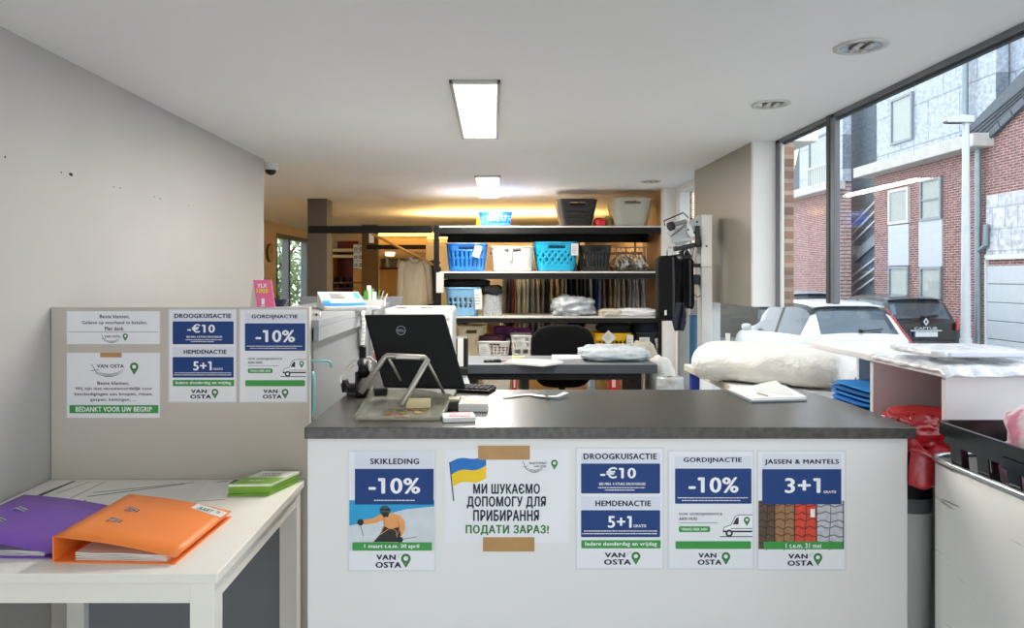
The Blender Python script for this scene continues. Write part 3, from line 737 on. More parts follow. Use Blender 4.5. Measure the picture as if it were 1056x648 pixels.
# ================================================================ PRINTED SHEETS
paper = mat('paper_white', '#edeef2', .5, var=.015)
paperw = mat('paper_plain', '#e0deda', .6, var=.015)
pgrey = mat('print_pale', '#dfe3ee', .5, var=.015)
blue = mat('print_blue', '#0b3a7c', .6, var=.03)
navy = mat('print_navy', '#181a3a', .4, var=.03)
green = mat('print_green', '#3a9b46', .4, var=.03)
pinG = mat('print_pin_green', '#2f7d3f', .4)
white = mat('print_white', '#f6f7fa', .5, var=.01)
ink = mat('print_ink', '#26262c', .5)
lam = mat('laminate_sheet', '#dde2e8', .25, var=.02)
tape = mat('brown_tape', '#b98d55', .35, var=.08, scale=20)
ctape = mat('clear_tape', '#e3e2da', .2, alpha=.55)
def pin(m, cx, cz, s, mt, d=.001):
    m.ring(cx, cz + s * .2, s * .17, s * .36, mt, d, 24)
    m.flat([(cx - s * .35, cz + s * .08), (cx, cz - s * .5), (cx + s * .35, cz + s * .08), (cx + s * .2, cz + s * .0), (cx, cz - s * .2), (cx - s * .2, cz)], mt, d + .0001)
def logo(par, w, h, fx0, fx1, fz0, fz1):
    m = M(); x0, x1 = fx0 * w, fx1 * w; L_ = x1 - x0; z1 = h * (1 - fz0); z0 = h * (1 - fz1); H_ = z1 - z0
    m.text('VAN', x0 + L_ * .02, z1 - H_ * .22, H_ * .38, navy, w=L_ * .56, al='l', off=.05)
    m.text('OSTA', x0, z0 + H_ * .24, H_ * .42, navy, w=L_ * .74, al='l', off=.05)
    for a, b in ((.66, .95), (.72, 1.0), (.66, .8)): m.disc(x0 + L_ * a, z0 + H_ * b, L_ * .012, navy, .001, 8)
    pin(m, x0 + L_ * .87, z0 + H_ * .5, H_ * .95, pinG)
    return m.build('logo', par)
def bluepanel(par, w, h, fx0, fx1, fz0, fz1, items):
    m = M(); m.rect(fx0 * w, fx1 * w, h * (1 - fz1), h * (1 - fz0), blue, .0010, r=w * .012)
    for s, cx, cz, hh, ww, of in items: m.text(s, cx * w, h * (1 - cz), hh * h, white, w=ww * w if ww else None, d=.0015, off=of)
    return m
def tiny(m, w, h, cx, cz, ww, mt, hh=.008):
    """line of illegibly small print: rows of short dashes"""
    r = random.Random(int(cx * 1000 + cz * 777)); x = (cx - ww / 2) * w
    while x < (cx + ww / 2) * w:
        l = w * r.uniform(.008, .03); m.rect(x, min(x + l, (cx + ww / 2) * w), h * (1 - cz) - hh * h / 2, h * (1 - cz) + hh * h / 2, mt, .0015); x += l + w * .006
def sheet(name, label, cat, px0, px1, py0, py1, d, mt, group=None, tilt=0, lamin=0):
    x0, x1 = X(px0, d), X(px1, d); z0, z1 = Z(py1, d), Z(py0, d); w, h = x1 - x0, z1 - z0
    m = M(); e = lamin
    m.box(-e, w + e, -.0004, 0, -e, h + e, lam if lamin else mt)
    if lamin: m.rect(0, w, 0, h, mt, .0005)
    o = m.build(name, None, (x0, d - .0006, z0))
    if tilt: o.rotation_euler = (0, tilt, 0)
    tag(o, label, cat, group)
    return o, w, h
def greenbar(par, w, h, fx0, fx1, fz0, fz1, txt=None, tw=.8, r=.012):
    m = M(); m.rect(fx0 * w, fx1 * w, h * (1 - fz1), h * (1 - fz0), green, .0010, r=w * r)
    if txt: m.text(txt, (fx0 + fx1) / 2 * w, h * (1 - (fz0 + fz1) / 2), h * (fz1 - fz0) * .62, white, w=tw * w, d=.0015, off=.03)
    return m.build('banner', par)
def poster_clean(lbl, px0, px1, py0, py1, d, grp):
    o, w, h = sheet('poster', lbl, 'poster', px0, px1, py0, py1, d, paper, grp, lamin=.004)
    m = M(); m.rect(.047 * w, .973 * w, h * .88, h * .965, pgrey, .0007); m.text('DROOGKUISACTIE', .505 * w, h * .937, .05 * h, navy, w=.86 * w, off=.045); m.build('heading', o)
    m = bluepanel(o, w, h, .047, .973, .123, .374, [('-€10', .48, .20, .095, .42, .03), ('BEI MIN. 4 STUKS DROOGKUIS', .53, .293, .022, .54, .03)])
    tiny(m, w, h, .52, .325, .55, white); tiny(m, w, h, .5, .345, .35, white); m.build('offer_panel', o)
    m = M(); m.rect(.047 * w, .973 * w, h * .495, h * .6, pgrey, .0007); m.text('HEMDENACTIE', .54 * w, h * .543, .048 * h, navy, w=.65 * w, off=.045); m.build('heading', o)
    m = bluepanel(o, w, h, .047, .973, .514, .74, [('5+1', .50, .612, .1, .28, .03), ('GRATIS', .735, .645, .024, .15, .03)])
    tiny(m, w, h, .51, .688, .86, white); tiny(m, w, h, .5, .71, .88, white); m.build('offer_panel', o)
    greenbar(o, w, h, .05, .98, .765, .834, 'Iedere donderdag en vrijdag', .84)
    logo(o, w, h, .315, .745, .866, .975)
    return o
def van(m, x0, x1, z0, z1):
    L_, H_ = x1 - x0, z1 - z0
    f = lambda u, v: (x0 + L_ * u, z0 + H_ * v)
    m.flat([f(*p) for p in ((.04, .1), (1, .1), (1, 1), (.58, 1), (.46, .95), (.3, .52), (.08, .42))], white, .0008)
    m.stroke([f(1, .99), f(.58, .99), f(.45, .93), (x0 + L_ * .3, z0 + H_ * .52), f(.08, .42), f(.04, .2)], H_ * .03, ink, .0011)
    m.flat([f(*p) for p in ((.36, .55), (.55, .55), (.55, .88), (.48, .85))], ink, .0011)
    m.rect(x0 + L_ * .05, x1, z0 + H_ * .18, z0 + H_ * .26, ink, .0011)
    m.rect(x0 + L_ * .3, x1, z0 + H_ * .34, z0 + H_ * .37, ink, .0011)
    m.rect(x0 - L_ * .06, x1, z0 - H_ * .04, z0 - H_ * .0, ink, .0011)
    for c in (.24, ): m.disc(x0 + L_ * c, z0 + H_ * .14, H_ * .17, ink, .0014); m.disc(x0 + L_ * c, z0 + H_ * .14, H_ * .08, white, .0017)
    pin(m, x0 + L_ * .82, z0 + H_ * .68, H_ * .4, pinG, .0014)
def poster_curtain(lbl, px0, px1, py0, py1, d, grp):
    o, w, h = sheet('poster', lbl, 'poster', px0, px1, py0, py1, d, paper, grp, lamin=.004)
    m = M(); m.rect(.07 * w, .985 * w, h * .865, h * .965, pgrey, .0007); m.text('GORDIJNACTIE', .52 * w, h * .925, .052 * h, navy, w=.70 * w, off=.045); m.build('heading', o)
    m = bluepanel(o, w, h, .07, .985, .144, .446, [('-10%', .53, .285, .135, .6, .03)])
    tiny(m, w, h, .52, .395, .84, white); tiny(m, w, h, .5, .418, .7, white); m.build('offer_panel', o)
    m = M(); m.text('OOK GORDIJNSERVICE', .115 * w, h * .463, .026 * h, ink, w=.52 * w, al='l', off=.03); m.text('AAN HUIS', .115 * w, h * .425, .026 * h, ink, w=.22 * w, al='l', off=.03)
    tiny(m, w, h, .35, .61, .46, mat('print_grey', '#9aa0ab', .5)); m.build('body_text', o)
    m = M(); m.rect(.115 * w, .49 * w, h * .31, h * .36, green, .0010, r=.018 * w); m.text('VRAAG HIER AAN', .3 * w, h * .335, .022 * h, white, w=.31 * w, off=.03, d=.0014); m.build('button_print', o)
    m = M(); van(m, .63 * w, .995 * w, h * .275, h * .46); m.build('van_picture', o)
    greenbar(o, w, h, .075, .98, .768, .835)
    logo(o, w, h, .34, .73, .866, .975)
    return o
G1 = 'offer posters on the shop counter'; G2 = 'offer posters on the partition'
poster_clean('white and blue DROOGKUISACTIE offer poster on the shop counter front', 595, 683, 463, 586, DC, G1)
poster_curtain('white and blue GORDIJNACTIE offer poster with a van, on the shop counter front', 690, 776, 466, 586, DC, G1)
poster_clean('white and blue DROOGKUISACTIE offer poster on the beige partition', 175, 243, 320, 414, DP, G2)
poster_curtain('white and blue GORDIJNACTIE offer poster with a van, on the beige partition', 248, 316, 320, 414, DP, G2)
# ski poster
o, w, h = sheet('poster', 'SKIKLEDING offer poster with an orange-jacketed skier on the shop counter', 'poster', 360, 448, 466, 588, DC, paper, G1, lamin=.004)
fx = lambda px: (px - 85) / 363 * w
fz = lambda py: h * (1 - (py - 55) / 505)
m = M(); m.rect(fx(108), fx(445), fz(128), fz(55), pgrey, .0006); m.text('SKIKLEDING', fx(279), fz(96), h * .05, navy, w=fx(383) - fx(175), off=.045); m.build('heading', o)
m = M(); m.rect(fx(110), fx(445), fz(280), fz(128), blue, .0012); m.text('-10%', fx(278), fz(200), h * .135, white, w=fx(388) - fx(168), d=.0015, off=.03)
tiny(m, w, h, (fx(279)) / w, (262 - 55) / 505, .48, white); 
for f in m.f[-0:]: pass
m.build('offer_panel', o)
snow = mat('print_snow', '#d3dae0', .5, var=.06, scale=30); sky_ = mat('print_sky', '#1f9fd4', .5, var=.1, scale=15)
orj = mat('print_orange', '#e8a263', .5, var=.08, scale=40); blk = mat('print_black', '#1b1c20', .5); teal = mat('print_teal', '#31535e', .5); dorj = mat('print_orange_dark', '#bd7338', .5)
m = M(); P = lambda *a: [(fx(x), fz(y)) for x, y in a]
m.rect(fx(86), fx(448), fz(478), fz(262), snow, .0006)
m.flat(P((86, 372), (86, 262), (448, 262), (448, 288), (330, 300), (258, 318), (190, 345)), sky_, .0008)
m.flat(P((145, 346), (190, 338), (225, 318), (250, 312), (300, 326), (322, 350), (324, 385), (310, 415), (288, 412), (294, 375), (280, 352), (235, 345), (200, 357), (148, 366)), orj, .001)
m.flat(P((226, 320), (300, 328), (298, 378), (262, 386), (234, 374)), orj, .0011)
m.stroke(P((232, 322), (236, 370), (222, 402)), w * .008, dorj, .0013); m.stroke(P((292, 350), (300, 380), (292, 410)), w * .008, dorj, .0013)
m.flat(P((232, 372), (262, 385), (296, 376), (306, 405), (296, 440), (188, 440), (215, 410)), blk, .0012)
m.flat(P((148, 350), (200, 343), (214, 348), (205, 358), (150, 366)), orj, .0013)
m.disc(fx(134), fz(356), w * .038, blk, .0014); m.disc(fx(302), fz(430), w * .035, blk, .0014)
m.disc(fx(238), fz(306), w * .062, teal, .0014); m.flat(P((222, 312), (256, 312), (252, 332), (232, 334)), blk, .0017); m.rect(fx(216), fx(262), fz(306), fz(298), blk, .0017)
m.stroke(P((132, 362), (146, 415)), w * .006, blk, .0014); m.stroke(P((302, 430), (372, 418)), w * .006, blk, .0014)
m.stroke(P((218, 408), (262, 378), (286, 392), (290, 420)), w * .007, orj, .0016)
m.build('ski_picture', o)
m = M(); m.rect(fx(100), fx(438), fz(476), fz(441), green, .0018, r=w * .012); m.text('1 maart t.e.m. 30 april', fx(267), fz(459), h * .042, white, w=fx(383) - fx(150), d=.0021, off=.025); m.build('banner', o)
logo(o, w, h, .31, .72, .865, .985)
# jackets poster
o, w, h = sheet('poster', 'JASSEN & MANTELS offer poster with quilted jackets on the shop counter', 'poster', 782, 871, 466, 587, DC, paper, G1, lamin=.004)
fx = lambda px: (px - 685) / 305 * w
fz = lambda py: h * (1 - (py - 45) / 425)
m = M(); m.rect(fx(698), fx(977), fz(108), fz(52), pgrey, .0006); m.text('JASSEN & MANTELS', fx(838), fz(83), h * .052, navy, w=fx(970) - fx(707), off=.045); m.build('heading', o)
m = M(); m.rect(fx(698), fx(977), fz(235), fz(108), blue, .0014); m.text('3+1', fx(840), fz(167), h * .13, white, w=fx(902) - fx(776), d=.0018, off=.03); m.text('GRATIS', fx(936), fz(190), h * .022, white, w=fx(958) - fx(914), d=.0018, off=.03)
m.build('offer_panel', o)
m = M()
cols = [(685, 742, '#5e4638'), (742, 812, '#a27650'), (812, 890, '#d9482f'), (890, 985, '#c3c3ca')]
for a, b, c in cols:
    cm = mat('print_jacket' + c, c, .5, var=.18, scale=80); cd = mat('print_seam' + c, tuple(v * .55 for v in [int(c[i:i + 2], 16) / 255 for i in (1, 3, 5)]), .5)
    m.rect(fx(a), fx(b), fz(398), fz(222), cm, .0007)
    for k in range(6):
        z = 240 + k * 27 + R.uniform(-3, 3)
        m.stroke([(fx(a + (b - a) * i / 6), fz(z + 5 * math.sin(i * 1.9 + k))) for i in range(7)], w * .013, cd, .001)
    m.stroke([(fx((a + b) / 2 + 3 * math.sin(i)), fz(222 + 30 * i)) for i in range(7)], w * .01, cd, .0011)
    m.stroke([(fx(b), fz(222)), (fx(b), fz(398))], w * .012, blk, .0011)
m.rect(fx(868), fx(884), fz(282), fz(252), white, .0013)
m.build('jacket_picture', o)
m = M(); m.rect(fx(703), fx(983), fz(398), fz(370), green, .0016, r=w * .012); m.text('1 t.e.m. 31 mei', fx(843), fz(384), h * .042, white, w=fx(903) - fx(778), d=.002, off=.025); m.build('banner', o)
logo(o, w, h, .335, .74, .866, .975)
# Ukrainian notice
o, w, h = sheet('poster', 'white notice in Ukrainian with a small flag, taped to the counter with brown tape', 'poster', 458, 587, 463.5, 560, DC, paper, None)
fx = lambda px: (px - 33) / 547 * w
fz = lambda py: h * (1 - (py - 58) / 407)
ub = mat('flag_blue', '#1172c4', .5); uy = mat('flag_yellow', '#f4cc12', .5)
m = M()
for mt_, a0, a1, b0, b1 in ((ub, 115, 80, 168, 128), (uy, 168, 128, 220, 183)):
    n = 10; top = []; bot = []
    for i in range(n + 1):
        f = i / n; s = 9 * math.sin(2 * PI * f) * -1
        xl = 57 + (160) * f + (1 - f) * (0 if mt_ is ub else 8); top.append((fx(xl), fz(a0 + (a1 - a0) * f + s))); bot.append((fx(xl + (1 - f) * 8), fz(b0 + (b1 - b0) * f + s)))
    m.flat(top[::-1] + bot, mt_, .0006)
m.stroke([(fx(57), fz(113)), (fx(75), fz(283))], w * .009, ink, .0009); m.build('flag_picture', o)
m = M()
for s, a, b, c, e in (('МИ ШУКАЄМО', 160, 452, 207, 252), ('ДОПОМОГУ ДЛЯ', 132, 478, 262, 316), ('ПРИБИРАННЯ', 160, 448, 321, 370)):
    m.text(s, fx((a + b) / 2), fz((c + e) / 2), abs(fz(e) - fz(c)), navy, w=fx(b) - fx(a), off=.045)
m.build('message_text', o)
m = M(); m.text('ПОДАТИ ЗАРАЗ!', fx(309), fz(409), fz(387) - fz(432), mat('print_leaf', '#3b7a2c', .5), w=fx(491) - fx(127), off=.045); m.build('appeal_text', o)
def swoosh(m, x0, x1, z0, z1, two=False):
    L_, H_ = x1 - x0, z1 - z0
    for k in range(3):
        m.stroke([(x0 + L_ * (.12 + .8 * i / 12), z0 + H_ * (.42 - .1 * k - .38 * math.sin(PI * i / 12 * .95) + .28 * (i / 12) ** 2)) for i in range(13)], lambda f: H_ * .05 * math.sin(PI * min(.98, f + .03)), ink if k != 1 else pinG, .001)
    m.stroke([(x0 + L_ * .02, z1), (x0 + L_ * .12, z0 + H_ * .4), (x0 + L_ * .2, z0 + H_ * .12)], H_ * .05, ink, .0011)
    m.stroke([(x0, z0 + H_ * .42), (x0 + L_ * .22, z0 + H_ * .5)], H_ * .04, ink, .0011)
m = M(); m.text('WASTOMAT', fx(443), fz(118), h * .024, ink, w=fx(484) - fx(404), off=.03); m.text('VAN OSTA', fx(453), fz(132), h * .02, ink, w=fx(480) - fx(425), off=.03)
swoosh(m, fx(375), fx(485), fz(154), fz(108)); pin(m, fx(515), fz(126), h * .1, pinG); m.build('logo', o)
for a, b, c, e in ((182, 408, 42, 103), (203, 428, 440, 502)):
    m = M(); m.rect(fx(a), fx(b), fz(e), fz(c), tape, .0014); q = m.build('tape', o, solid=.0003); q['label'] = 'brown packing tape strip'
# two notices on the partition
o, w, h = sheet('notice', 'narrow white notice asking to pay in advance, above the other notice on the partition', 'notice', 69, 165, 321, 355, DP, paper)
m = M()
for s, cx, cz, ww in (('Beste klanten,', .515, .17, .32), ('Gelieve op voorhand te betalen.', .515, .36, .70), ('Met dank.', .515, .53, .21)): m.text(s, cx * w, h * (1 - cz), h * .125, ink, w=ww * w, off=.02)
m.rect(.02 * w, .98 * w, h * .36, h * .37, ink, .0007); m.build('message_text', o)
m = M(); m.text('VAN OSTA', .49 * w, h * .23, h * .07, navy, w=.17 * w, off=.03); swoosh(m, .37 * w, .6 * w, h * .06, h * .3); pin(m, .63 * w, h * .2, h * .22, pinG); m.build('logo', o)
o, w, h = sheet('notice', 'larger white notice with green BEDANKT banner, taped on the partition', 'notice', 69, 165, 364, 431, DP, paper)
m = M()
for s, cx, cz, ww in (('Beste klanten,', .5, .47, .34), ('Wij zijn niet verantwoordelijk voor', .505, .555, .83), ('beschadigingen aan knopen, ritsen,', .505, .64, .84), ('gespen, kettingen, ...', .5, .725, .49)): m.text(s, cx * w, h * (1 - cz), h * .058, ink, w=ww * w, off=.02)
m.build('message_text', o)
m = M(); m.text('VAN OSTA', .47 * w, h * .795, h * .055, navy, w=.29 * w, off=.03); swoosh(m, .26 * w, .66 * w, h * .65, h * .83); pin(m, .725 * w, h * .75, h * .18, pinG); m.build('logo', o)
greenbar(o, w, h, .03, .985, .805, .93, 'BEDANKT VOOR UW BEGRIP', .82, .0)
m = M(); m.rect(.36 * w, .59 * w, h * .93, h * 1.0, tape, .001); m.build('tape', o)

# ================================================================ WHITE TABLE WITH BINDERS
tw = mat('table_white', '#f1ede4', .3, var=.015)
tx1, ty0, ty1, tz = -.612, 1.59, 2.326, .84
o = (-1.0, 1.95, 0)
t = thing('table', 'white table with square legs against the partition', 'table', o)
m = M(); lb(m, XL + .004, tx1, ty0, ty1, tz - .022, tz, tw, o); m.build('tabletop', t, bevel=.002)
m = M(); lb(m, XL + .01, tx1 - .06, ty0 + .012, ty0 + .032, tz - .07, tz - .022, tw, o); lb(m, tx1 - .032, tx1 - .012, ty0 + .06, ty1 - .05, tz - .07, tz - .022, tw, o)
lb(m, XL + .01, tx1 - .06, ty1 - .03, ty1 - .01, tz - .07, tz - .022, tw, o); m.build('apron', t)
for x0, y0 in ((tx1 - .065, ty0 + .008), (tx1 - .065, ty1 - .058), (XL + .09, ty1 - .058), (XL + .01, ty0 + .008)):
    m = M(); lb(m, x0, x0 + .055, y0, y0 + .05, 0, tz - .022, tw, o); m.build('leg', t, bevel=.002)
m = M(); lb(m, XL + .145, tx1 - .065, ty1 - .03, ty1 - .018, .06, tz - .07, mat('under_table_grey', '#7c7e84', .5, var=.03), o); m.build('grey_panel', t)  # flat darker grey panel filling the space between the back legs

def binder(name, label, col, px_a, px_b, colname, skew=0, lab=True):
    """lever arch file lying flat, spine to the left; near-left corner at (xa)"""
    cm = mat('binder_' + colname, col, .45, var=.03, scale=8); wd, ln, hh = .285, .32, .062
    return cm, wd, ln, hh
def make_binder(label, col, colname, x, y, rz, hsp=.06, hr=.03, npap=7):
    cm = mat('binder_' + colname, col, .45, var=.03, scale=8)
    t = thing('ring_binder', label, 'binder', (x, y, tz), rz, 'ring binders on the table')
    wd, ln = .285, .32
    m = M(); m.box(0, wd, 0, ln, .0, .003, cm); m.build('rear_cover', t)
    m = M(); m.box(-.003, .0, 0, ln, 0, hsp, cm); m.build('spine', t, bevel=.001)
    m = M(); m.grid(lambda u, v: (wd * u, ln * v, hsp - (hsp - hr) * u + .006 * math.sin(PI * u)), 12, 4, cm); m.build('front_cover', t, smooth=True, solid=.0025)
    m = M()
    for k in range(npap):
        z = .004 + k * .0042; m.grid(lambda u, v, z=z, k=k: (.045 + .215 * u, .01 + .295 * v, z + (.006 * k / 6) * (1 - u) ** 2 + .001 * math.sin(9 * u + k)), 8, 2, paperw)
    m.build('paper_stack', t, solid=.003)
    for k in (.125, .205):
        m = M(); m.tube([(.03, k, .004), (.028, k, .035), (.045, k, hsp - .012), (.07, k, .035), (.068, k, .004)], .0016, chrome, 6); m.build('ring', t, smooth=True)
        m = M(); zc = hsp - (hsp - hr) * .25
        m.tube([(.05, k - .006, zc + .004), (.062, k - .006, zc + .012), (.085, k - .006, zc + .003), (.085, k + .006, zc + .003), (.062, k + .006, zc + .012), (.05, k + .006, zc + .004)], .0022, chrome, 6)
        m.box(.048, .088, k - .009, k + .009, zc - .0, zc + .004, mat('slot_dark', '#3a3630', .6)); m.build('ring_slot', t, smooth=False)
    return t
bo = make_binder('orange lever arch binder with a white corner label on the white table', '#f5883a', 'orange', -1.013, 1.652, math.radians(-2), .06, .016, 4)
def cov(u): return .06 - .044 * u / .285 + .006 * math.sin(PI * u / .285) + .0018
m = M(); m.prism([(.19, .282), (.279, .262), (.281, .303), (.192, .318)], lambda u, v, q: (u, v, cov(u) + q * .0006), paperw); m.build('corner_label', bo)
m = M(); m.T = Matrix.Translation((.228, .288, cov(.228) + .0012)) @ Matrix.Rotation(math.radians(-10), 4, 'Z') @ Matrix.Rotation(math.atan(.22), 4, 'Y') @ Matrix.Rotation(-PI / 2, 4, 'X')
m.text('AART', 0, 0, .02, mat('marker_teal', '#12766a', .6), w=.042, d=.0); m.text('TR', .034, .006, .014, ink, w=.013, d=.0); m.build('handwriting', bo)
make_binder('purple lever arch binder at the left edge of the white table', '#7a4fb0', 'purple', -1.315, 1.68, math.radians(-1), .05, .012, 3)
# papers
pm = mat('plan_paper', '#ecebe3', .6, var=.03, scale=15); rule = mat('plan_rule', '#6d6d70', .6); pblack = mat('plan_black', '#2a2a30', .5)
def plan(label, pts, z, dark=False, nm='document'):
    m = M(); m.prism(pts, lambda u, v, q: (u, v, z + q * .0006), pm)
    if dark:
        for k in range(2): pass
    return m
cx, cy = -1.2, 2.1
def D2(px, py, z=.66): d = z * F / (py - VY); return (X(px, d), d)
def poly_on_table(name, label, cat, pix, z, mt, extra=None, group=None):
    zz = EYE - tz - z; pts = [D2(px, py, zz) for px, py in pix]
    c = (sum(p[0] for p in pts) / len(pts), sum(p[1] for p in pts) / len(pts), tz)
    m = M(); m.prism([(p[0] - c[0], p[1] - c[1]) for p in pts], lambda u, v, q: (u, v, z - .0006 + q * .0006), mt)
    if extra:
        for ep, em in extra:
            q = [D2(px, py, zz - .0004) for px, py in ep]; m.add([(a - c[0], b - c[1], z + .0003) for a, b in q], [tuple(range(len(q)))], em)
    return tag(m.build(name, None, c), label, cat, group)
poly_on_table('document', 'large paper form with ruled columns under the binders on the white table', 'paper', [(38, 511), (76, 496), (215, 495.5), (196, 516), (120, 524), (84, 529)], .001, pm,
    [([(38, 511), (76, 496), (79, 496), (43, 511.5)], pblack), ([(58, 509), (93, 497), (94, 497), (59.5, 509)], rule), ([(72, 514), (108, 497), (109, 497), (73.5, 514)], rule), ([(90, 512), (190, 499), (190, 499.6), (90, 512.8)], rule),
     ([(96, 508), (200, 497.5), (200, 498), (96, 508.6)], rule), ([(84, 520), (87, 516), (89, 516.5), (86, 520.5)], pblack)])
poly_on_table('document', 'paper sheet with a dark printed corner between the form and the green flyers', 'paper', [(200, 517), (218, 496), (262, 494), (240, 500), (232, 515)], .0018, pm,
    [([(236, 499), (242, 495), (250, 495), (245, 500)], pblack), ([(224, 497), (236, 496), (236, 496.6), (224, 497.6)], rule)])
# green flyers: a pile of leaflets
gz = mat('flyer_green', '#7fb53a', .4, var=.05, scale=30); gz2 = mat('flyer_white', '#eef0e2', .4, var=.02)
xa, ya = D2(236, 512, .66)
for k in range(5):
    q = [(0, 0), (.125, .005), (.172, .145), (.055, .15)]
    m = M(); z0 = .0005 + k * .0072
    dx, dy = R.uniform(-.004, .004), R.uniform(-.003, .003)
    def pf(u, v, qq, z0=z0): return (u + dx, v + dy, z0 + qq * .0066)
    m.prism(q, pf, gz if k < 4 else gz2)
    if k == 4:
        z = z0 + .0069
        m.add([(0 + dx, 0 + dy, z), (.125 + dx, .005 + dy, z), (.148 + dx, .075 + dy, z), (.027 + dx, .075 + dy, z)], [(0, 1, 2, 3)], gz)
        m.T = Matrix.Translation((.095 + dx, .105 + dy, z + .0002)) @ Matrix.Rotation(-PI / 2, 4, 'X')
        m.text('VAN OSTA', 0, .008, .013, ink, w=.06, d=0); m.text('WASTOMAT', 0, -.014, .011, ink, w=.06, d=0); m.T = Matrix.Translation((.07 + dx, .04 + dy, z + .0004)) @ Matrix.Rotation(-PI / 2, 4, 'X'); m.text('PROMO', 0, 0, .014, white, w=.045, d=0)
    tag(m.build('flyer_bundle', None, (xa, ya, tz)), '%s bundle of green and white flyers in the stack on the white table corner' % ('topmost', 'second', 'third', 'fourth', 'bottom')[4 - k], 'flyers', 'green flyers on the table')
# ================================================================ THINGS ON THE COUNTER
CT = zt            # worktop height
def C2(px, py, z=0): d = (EYE - CT - z) * F / (py - VY); return Vector((X(px, d), d, CT + z))
mblack = mat('monitor_black', '#0d0c0c', .6, var=.1, spec=.2)
blackp = mat('black_plastic', '#121212', .5, var=.12, spec=.3)
clearp = mat('clear_acrylic', '#c9c7b6', .12, var=.03, alpha=.38, spec=.8)
steel = mat('grey_metal', '#a9a59b', .35, .6, var=.05)
# --- monitor on an easel stand, its back to the customer
dm = 2.06
t = thing('monitor', 'black flat monitor seen from behind, leaning on the counter', 'monitor', (X(430, dm), dm, CT))
ox, oy = X(430, dm), dm
def mp(px, py, d): return Vector((X(px, d) - ox, d - oy, Z(py, d) - CT))
A, B_, C_, D_ = mp(375.5, 324.5, 2.20), mp(458.5, 324, 2.24), mp(481, 402, 2.22), mp(396, 400, 2.18)
n = (B_ - A).cross(D_ - A).normalized()
if n.y < 0: n = -n
def slab(mm, q, th, mt, n=n): mm.add([p for p in q] + [p + n * th for p in q], [(0, 1, 2, 3), (7, 6, 5, 4), (0, 4, 5, 1), (1, 5, 6, 2), (2, 6, 7, 3), (3, 7, 4, 0)], mt)
m = M(); slab(m, [A, B_, C_, D_], .022, mblack); m.build('screen_back', t, bevel=.006)
ctr = (A + B_ + C_ + D_) / 4; ux = (B_ - A).normalized(); uz = (A - D_); uz = (uz - ux * uz.dot(ux)).normalized()
m = M(); m.T = Matrix.Translation((mp(413.5, 341, 2.21)) - n * .001) @ Matrix((ux, -n * -1, uz)).transposed().to_4x4()
lg = mat('badge_grey', '#8d8f92', .3, .6)
m.ring(0, 0, .0125, .0142, lg, .0015); m.text('DELL', 0, 0, .0075, lg, w=.02, d=.0015, off=.02); m.build('badge', t)
m = M(); slab(m, [A * .9 + D_ * .1 + n * .022 + ux * .008, B_ * .9 + C_ * .1 + n * .022 - ux * .008, C_ * .95 + B_ * .05 + n * .022 - ux * .008, D_ * .95 + A * .05 + n * .022 + ux * .008], .002, mat('screen_glass', '#0a0b0d', .08)); m.build('screen', t)
# foot of the monitor
m = M(); m.bar(mp(440, 385, 2.23), mp(445, 398, 2.27), .10, .02, blackp); m.box(mp(425, 400, 2.25).x, mp(470, 400, 2.25).x, .13, .29, 0.001, .012, blackp); m.build('foot', t, bevel=.004)
# --- easel frame
t = thing('stand', 'grey metal easel frame standing before the black monitor', 'stand', (X(415, 2.05), 2.05, CT))
ox, oy = X(415, 2.05), 2.05
m = M(); rl = .0082
m.tube([mp(372, 407, 2.06) + Vector((0, 0, .004)), mp(396.5, 369, 2.10), mp(399, 367, 2.10), mp(438, 369, 2.10), mp(441, 371, 2.10), mp(414, 421, 2.0) + Vector((0, 0, .006))], rl, steel, 8); m.build('front_frame', t, smooth=True)
for a, b in (((401, 370), (413, 392)), ((440, 371), (458, 406))):
    m = M(); m.tube([mp(a[0], a[1], 2.10), mp(b[0], b[1], 2.17)], .004, steel, 8); m.build('rear_leg', t, smooth=True)
m = M(); m.bar(mp(408, 368, 2.10), mp(434, 368.5, 2.10), .02, .014, steel); m.build('top_bar', t, bevel=.003)
# --- clear acrylic tray
def traypt(px, py, z=0): return C2(px, py, z)
b0 = C2(420, 428)
t = thing('tray', 'shallow clear acrylic tray before the monitor stand', 'tray', tuple(b0))
def tl(px, py, z=0): return C2(px, py, z) - b0
m = M()
P0, P1, P2, P3 = tl(369, 434), tl(452, 434), tl(464, 420), tl(388, 408)
base = [P0, P1, P2, P3]
m.add([p + Vector((0, 0, .0015)) for p in base] + [p + Vector((0, 0, .0045)) for p in base], [(0, 1, 2, 3), (7, 6, 5, 4), (0, 4, 5, 1), (1, 5, 6, 2), (2, 6, 7, 3), (3, 7, 4, 0)], clearp); m.build('tray_floor', t)
m = M(); hw_ = [.012, .012, .035, .035]
for i in range(4):
    a, b = base[i], base[(i + 1) % 4]; ha, hb_ = hw_[i], hw_[(i + 1) % 4]
    out = Vector(((b - a).y, -(b - a).x, 0)).normalized() * .008
    m.add([a + Vector((0, 0, .003)), b + Vector((0, 0, .003)), b + out + Vector((0, 0, hb_)), a + out + Vector((0, 0, ha))], [(0, 1, 2, 3)], clearp)
m.build('side_wall', t, solid=.003)
m = M(); m.tube([p + Vector((0, 0, h)) + Vector(((p - (P0 + P2) / 2).normalized() * .006).xyz) for p, h in zip(base, hw_)], .002, clearp, 6, closed=True); m.build('rim', t, smooth=True)
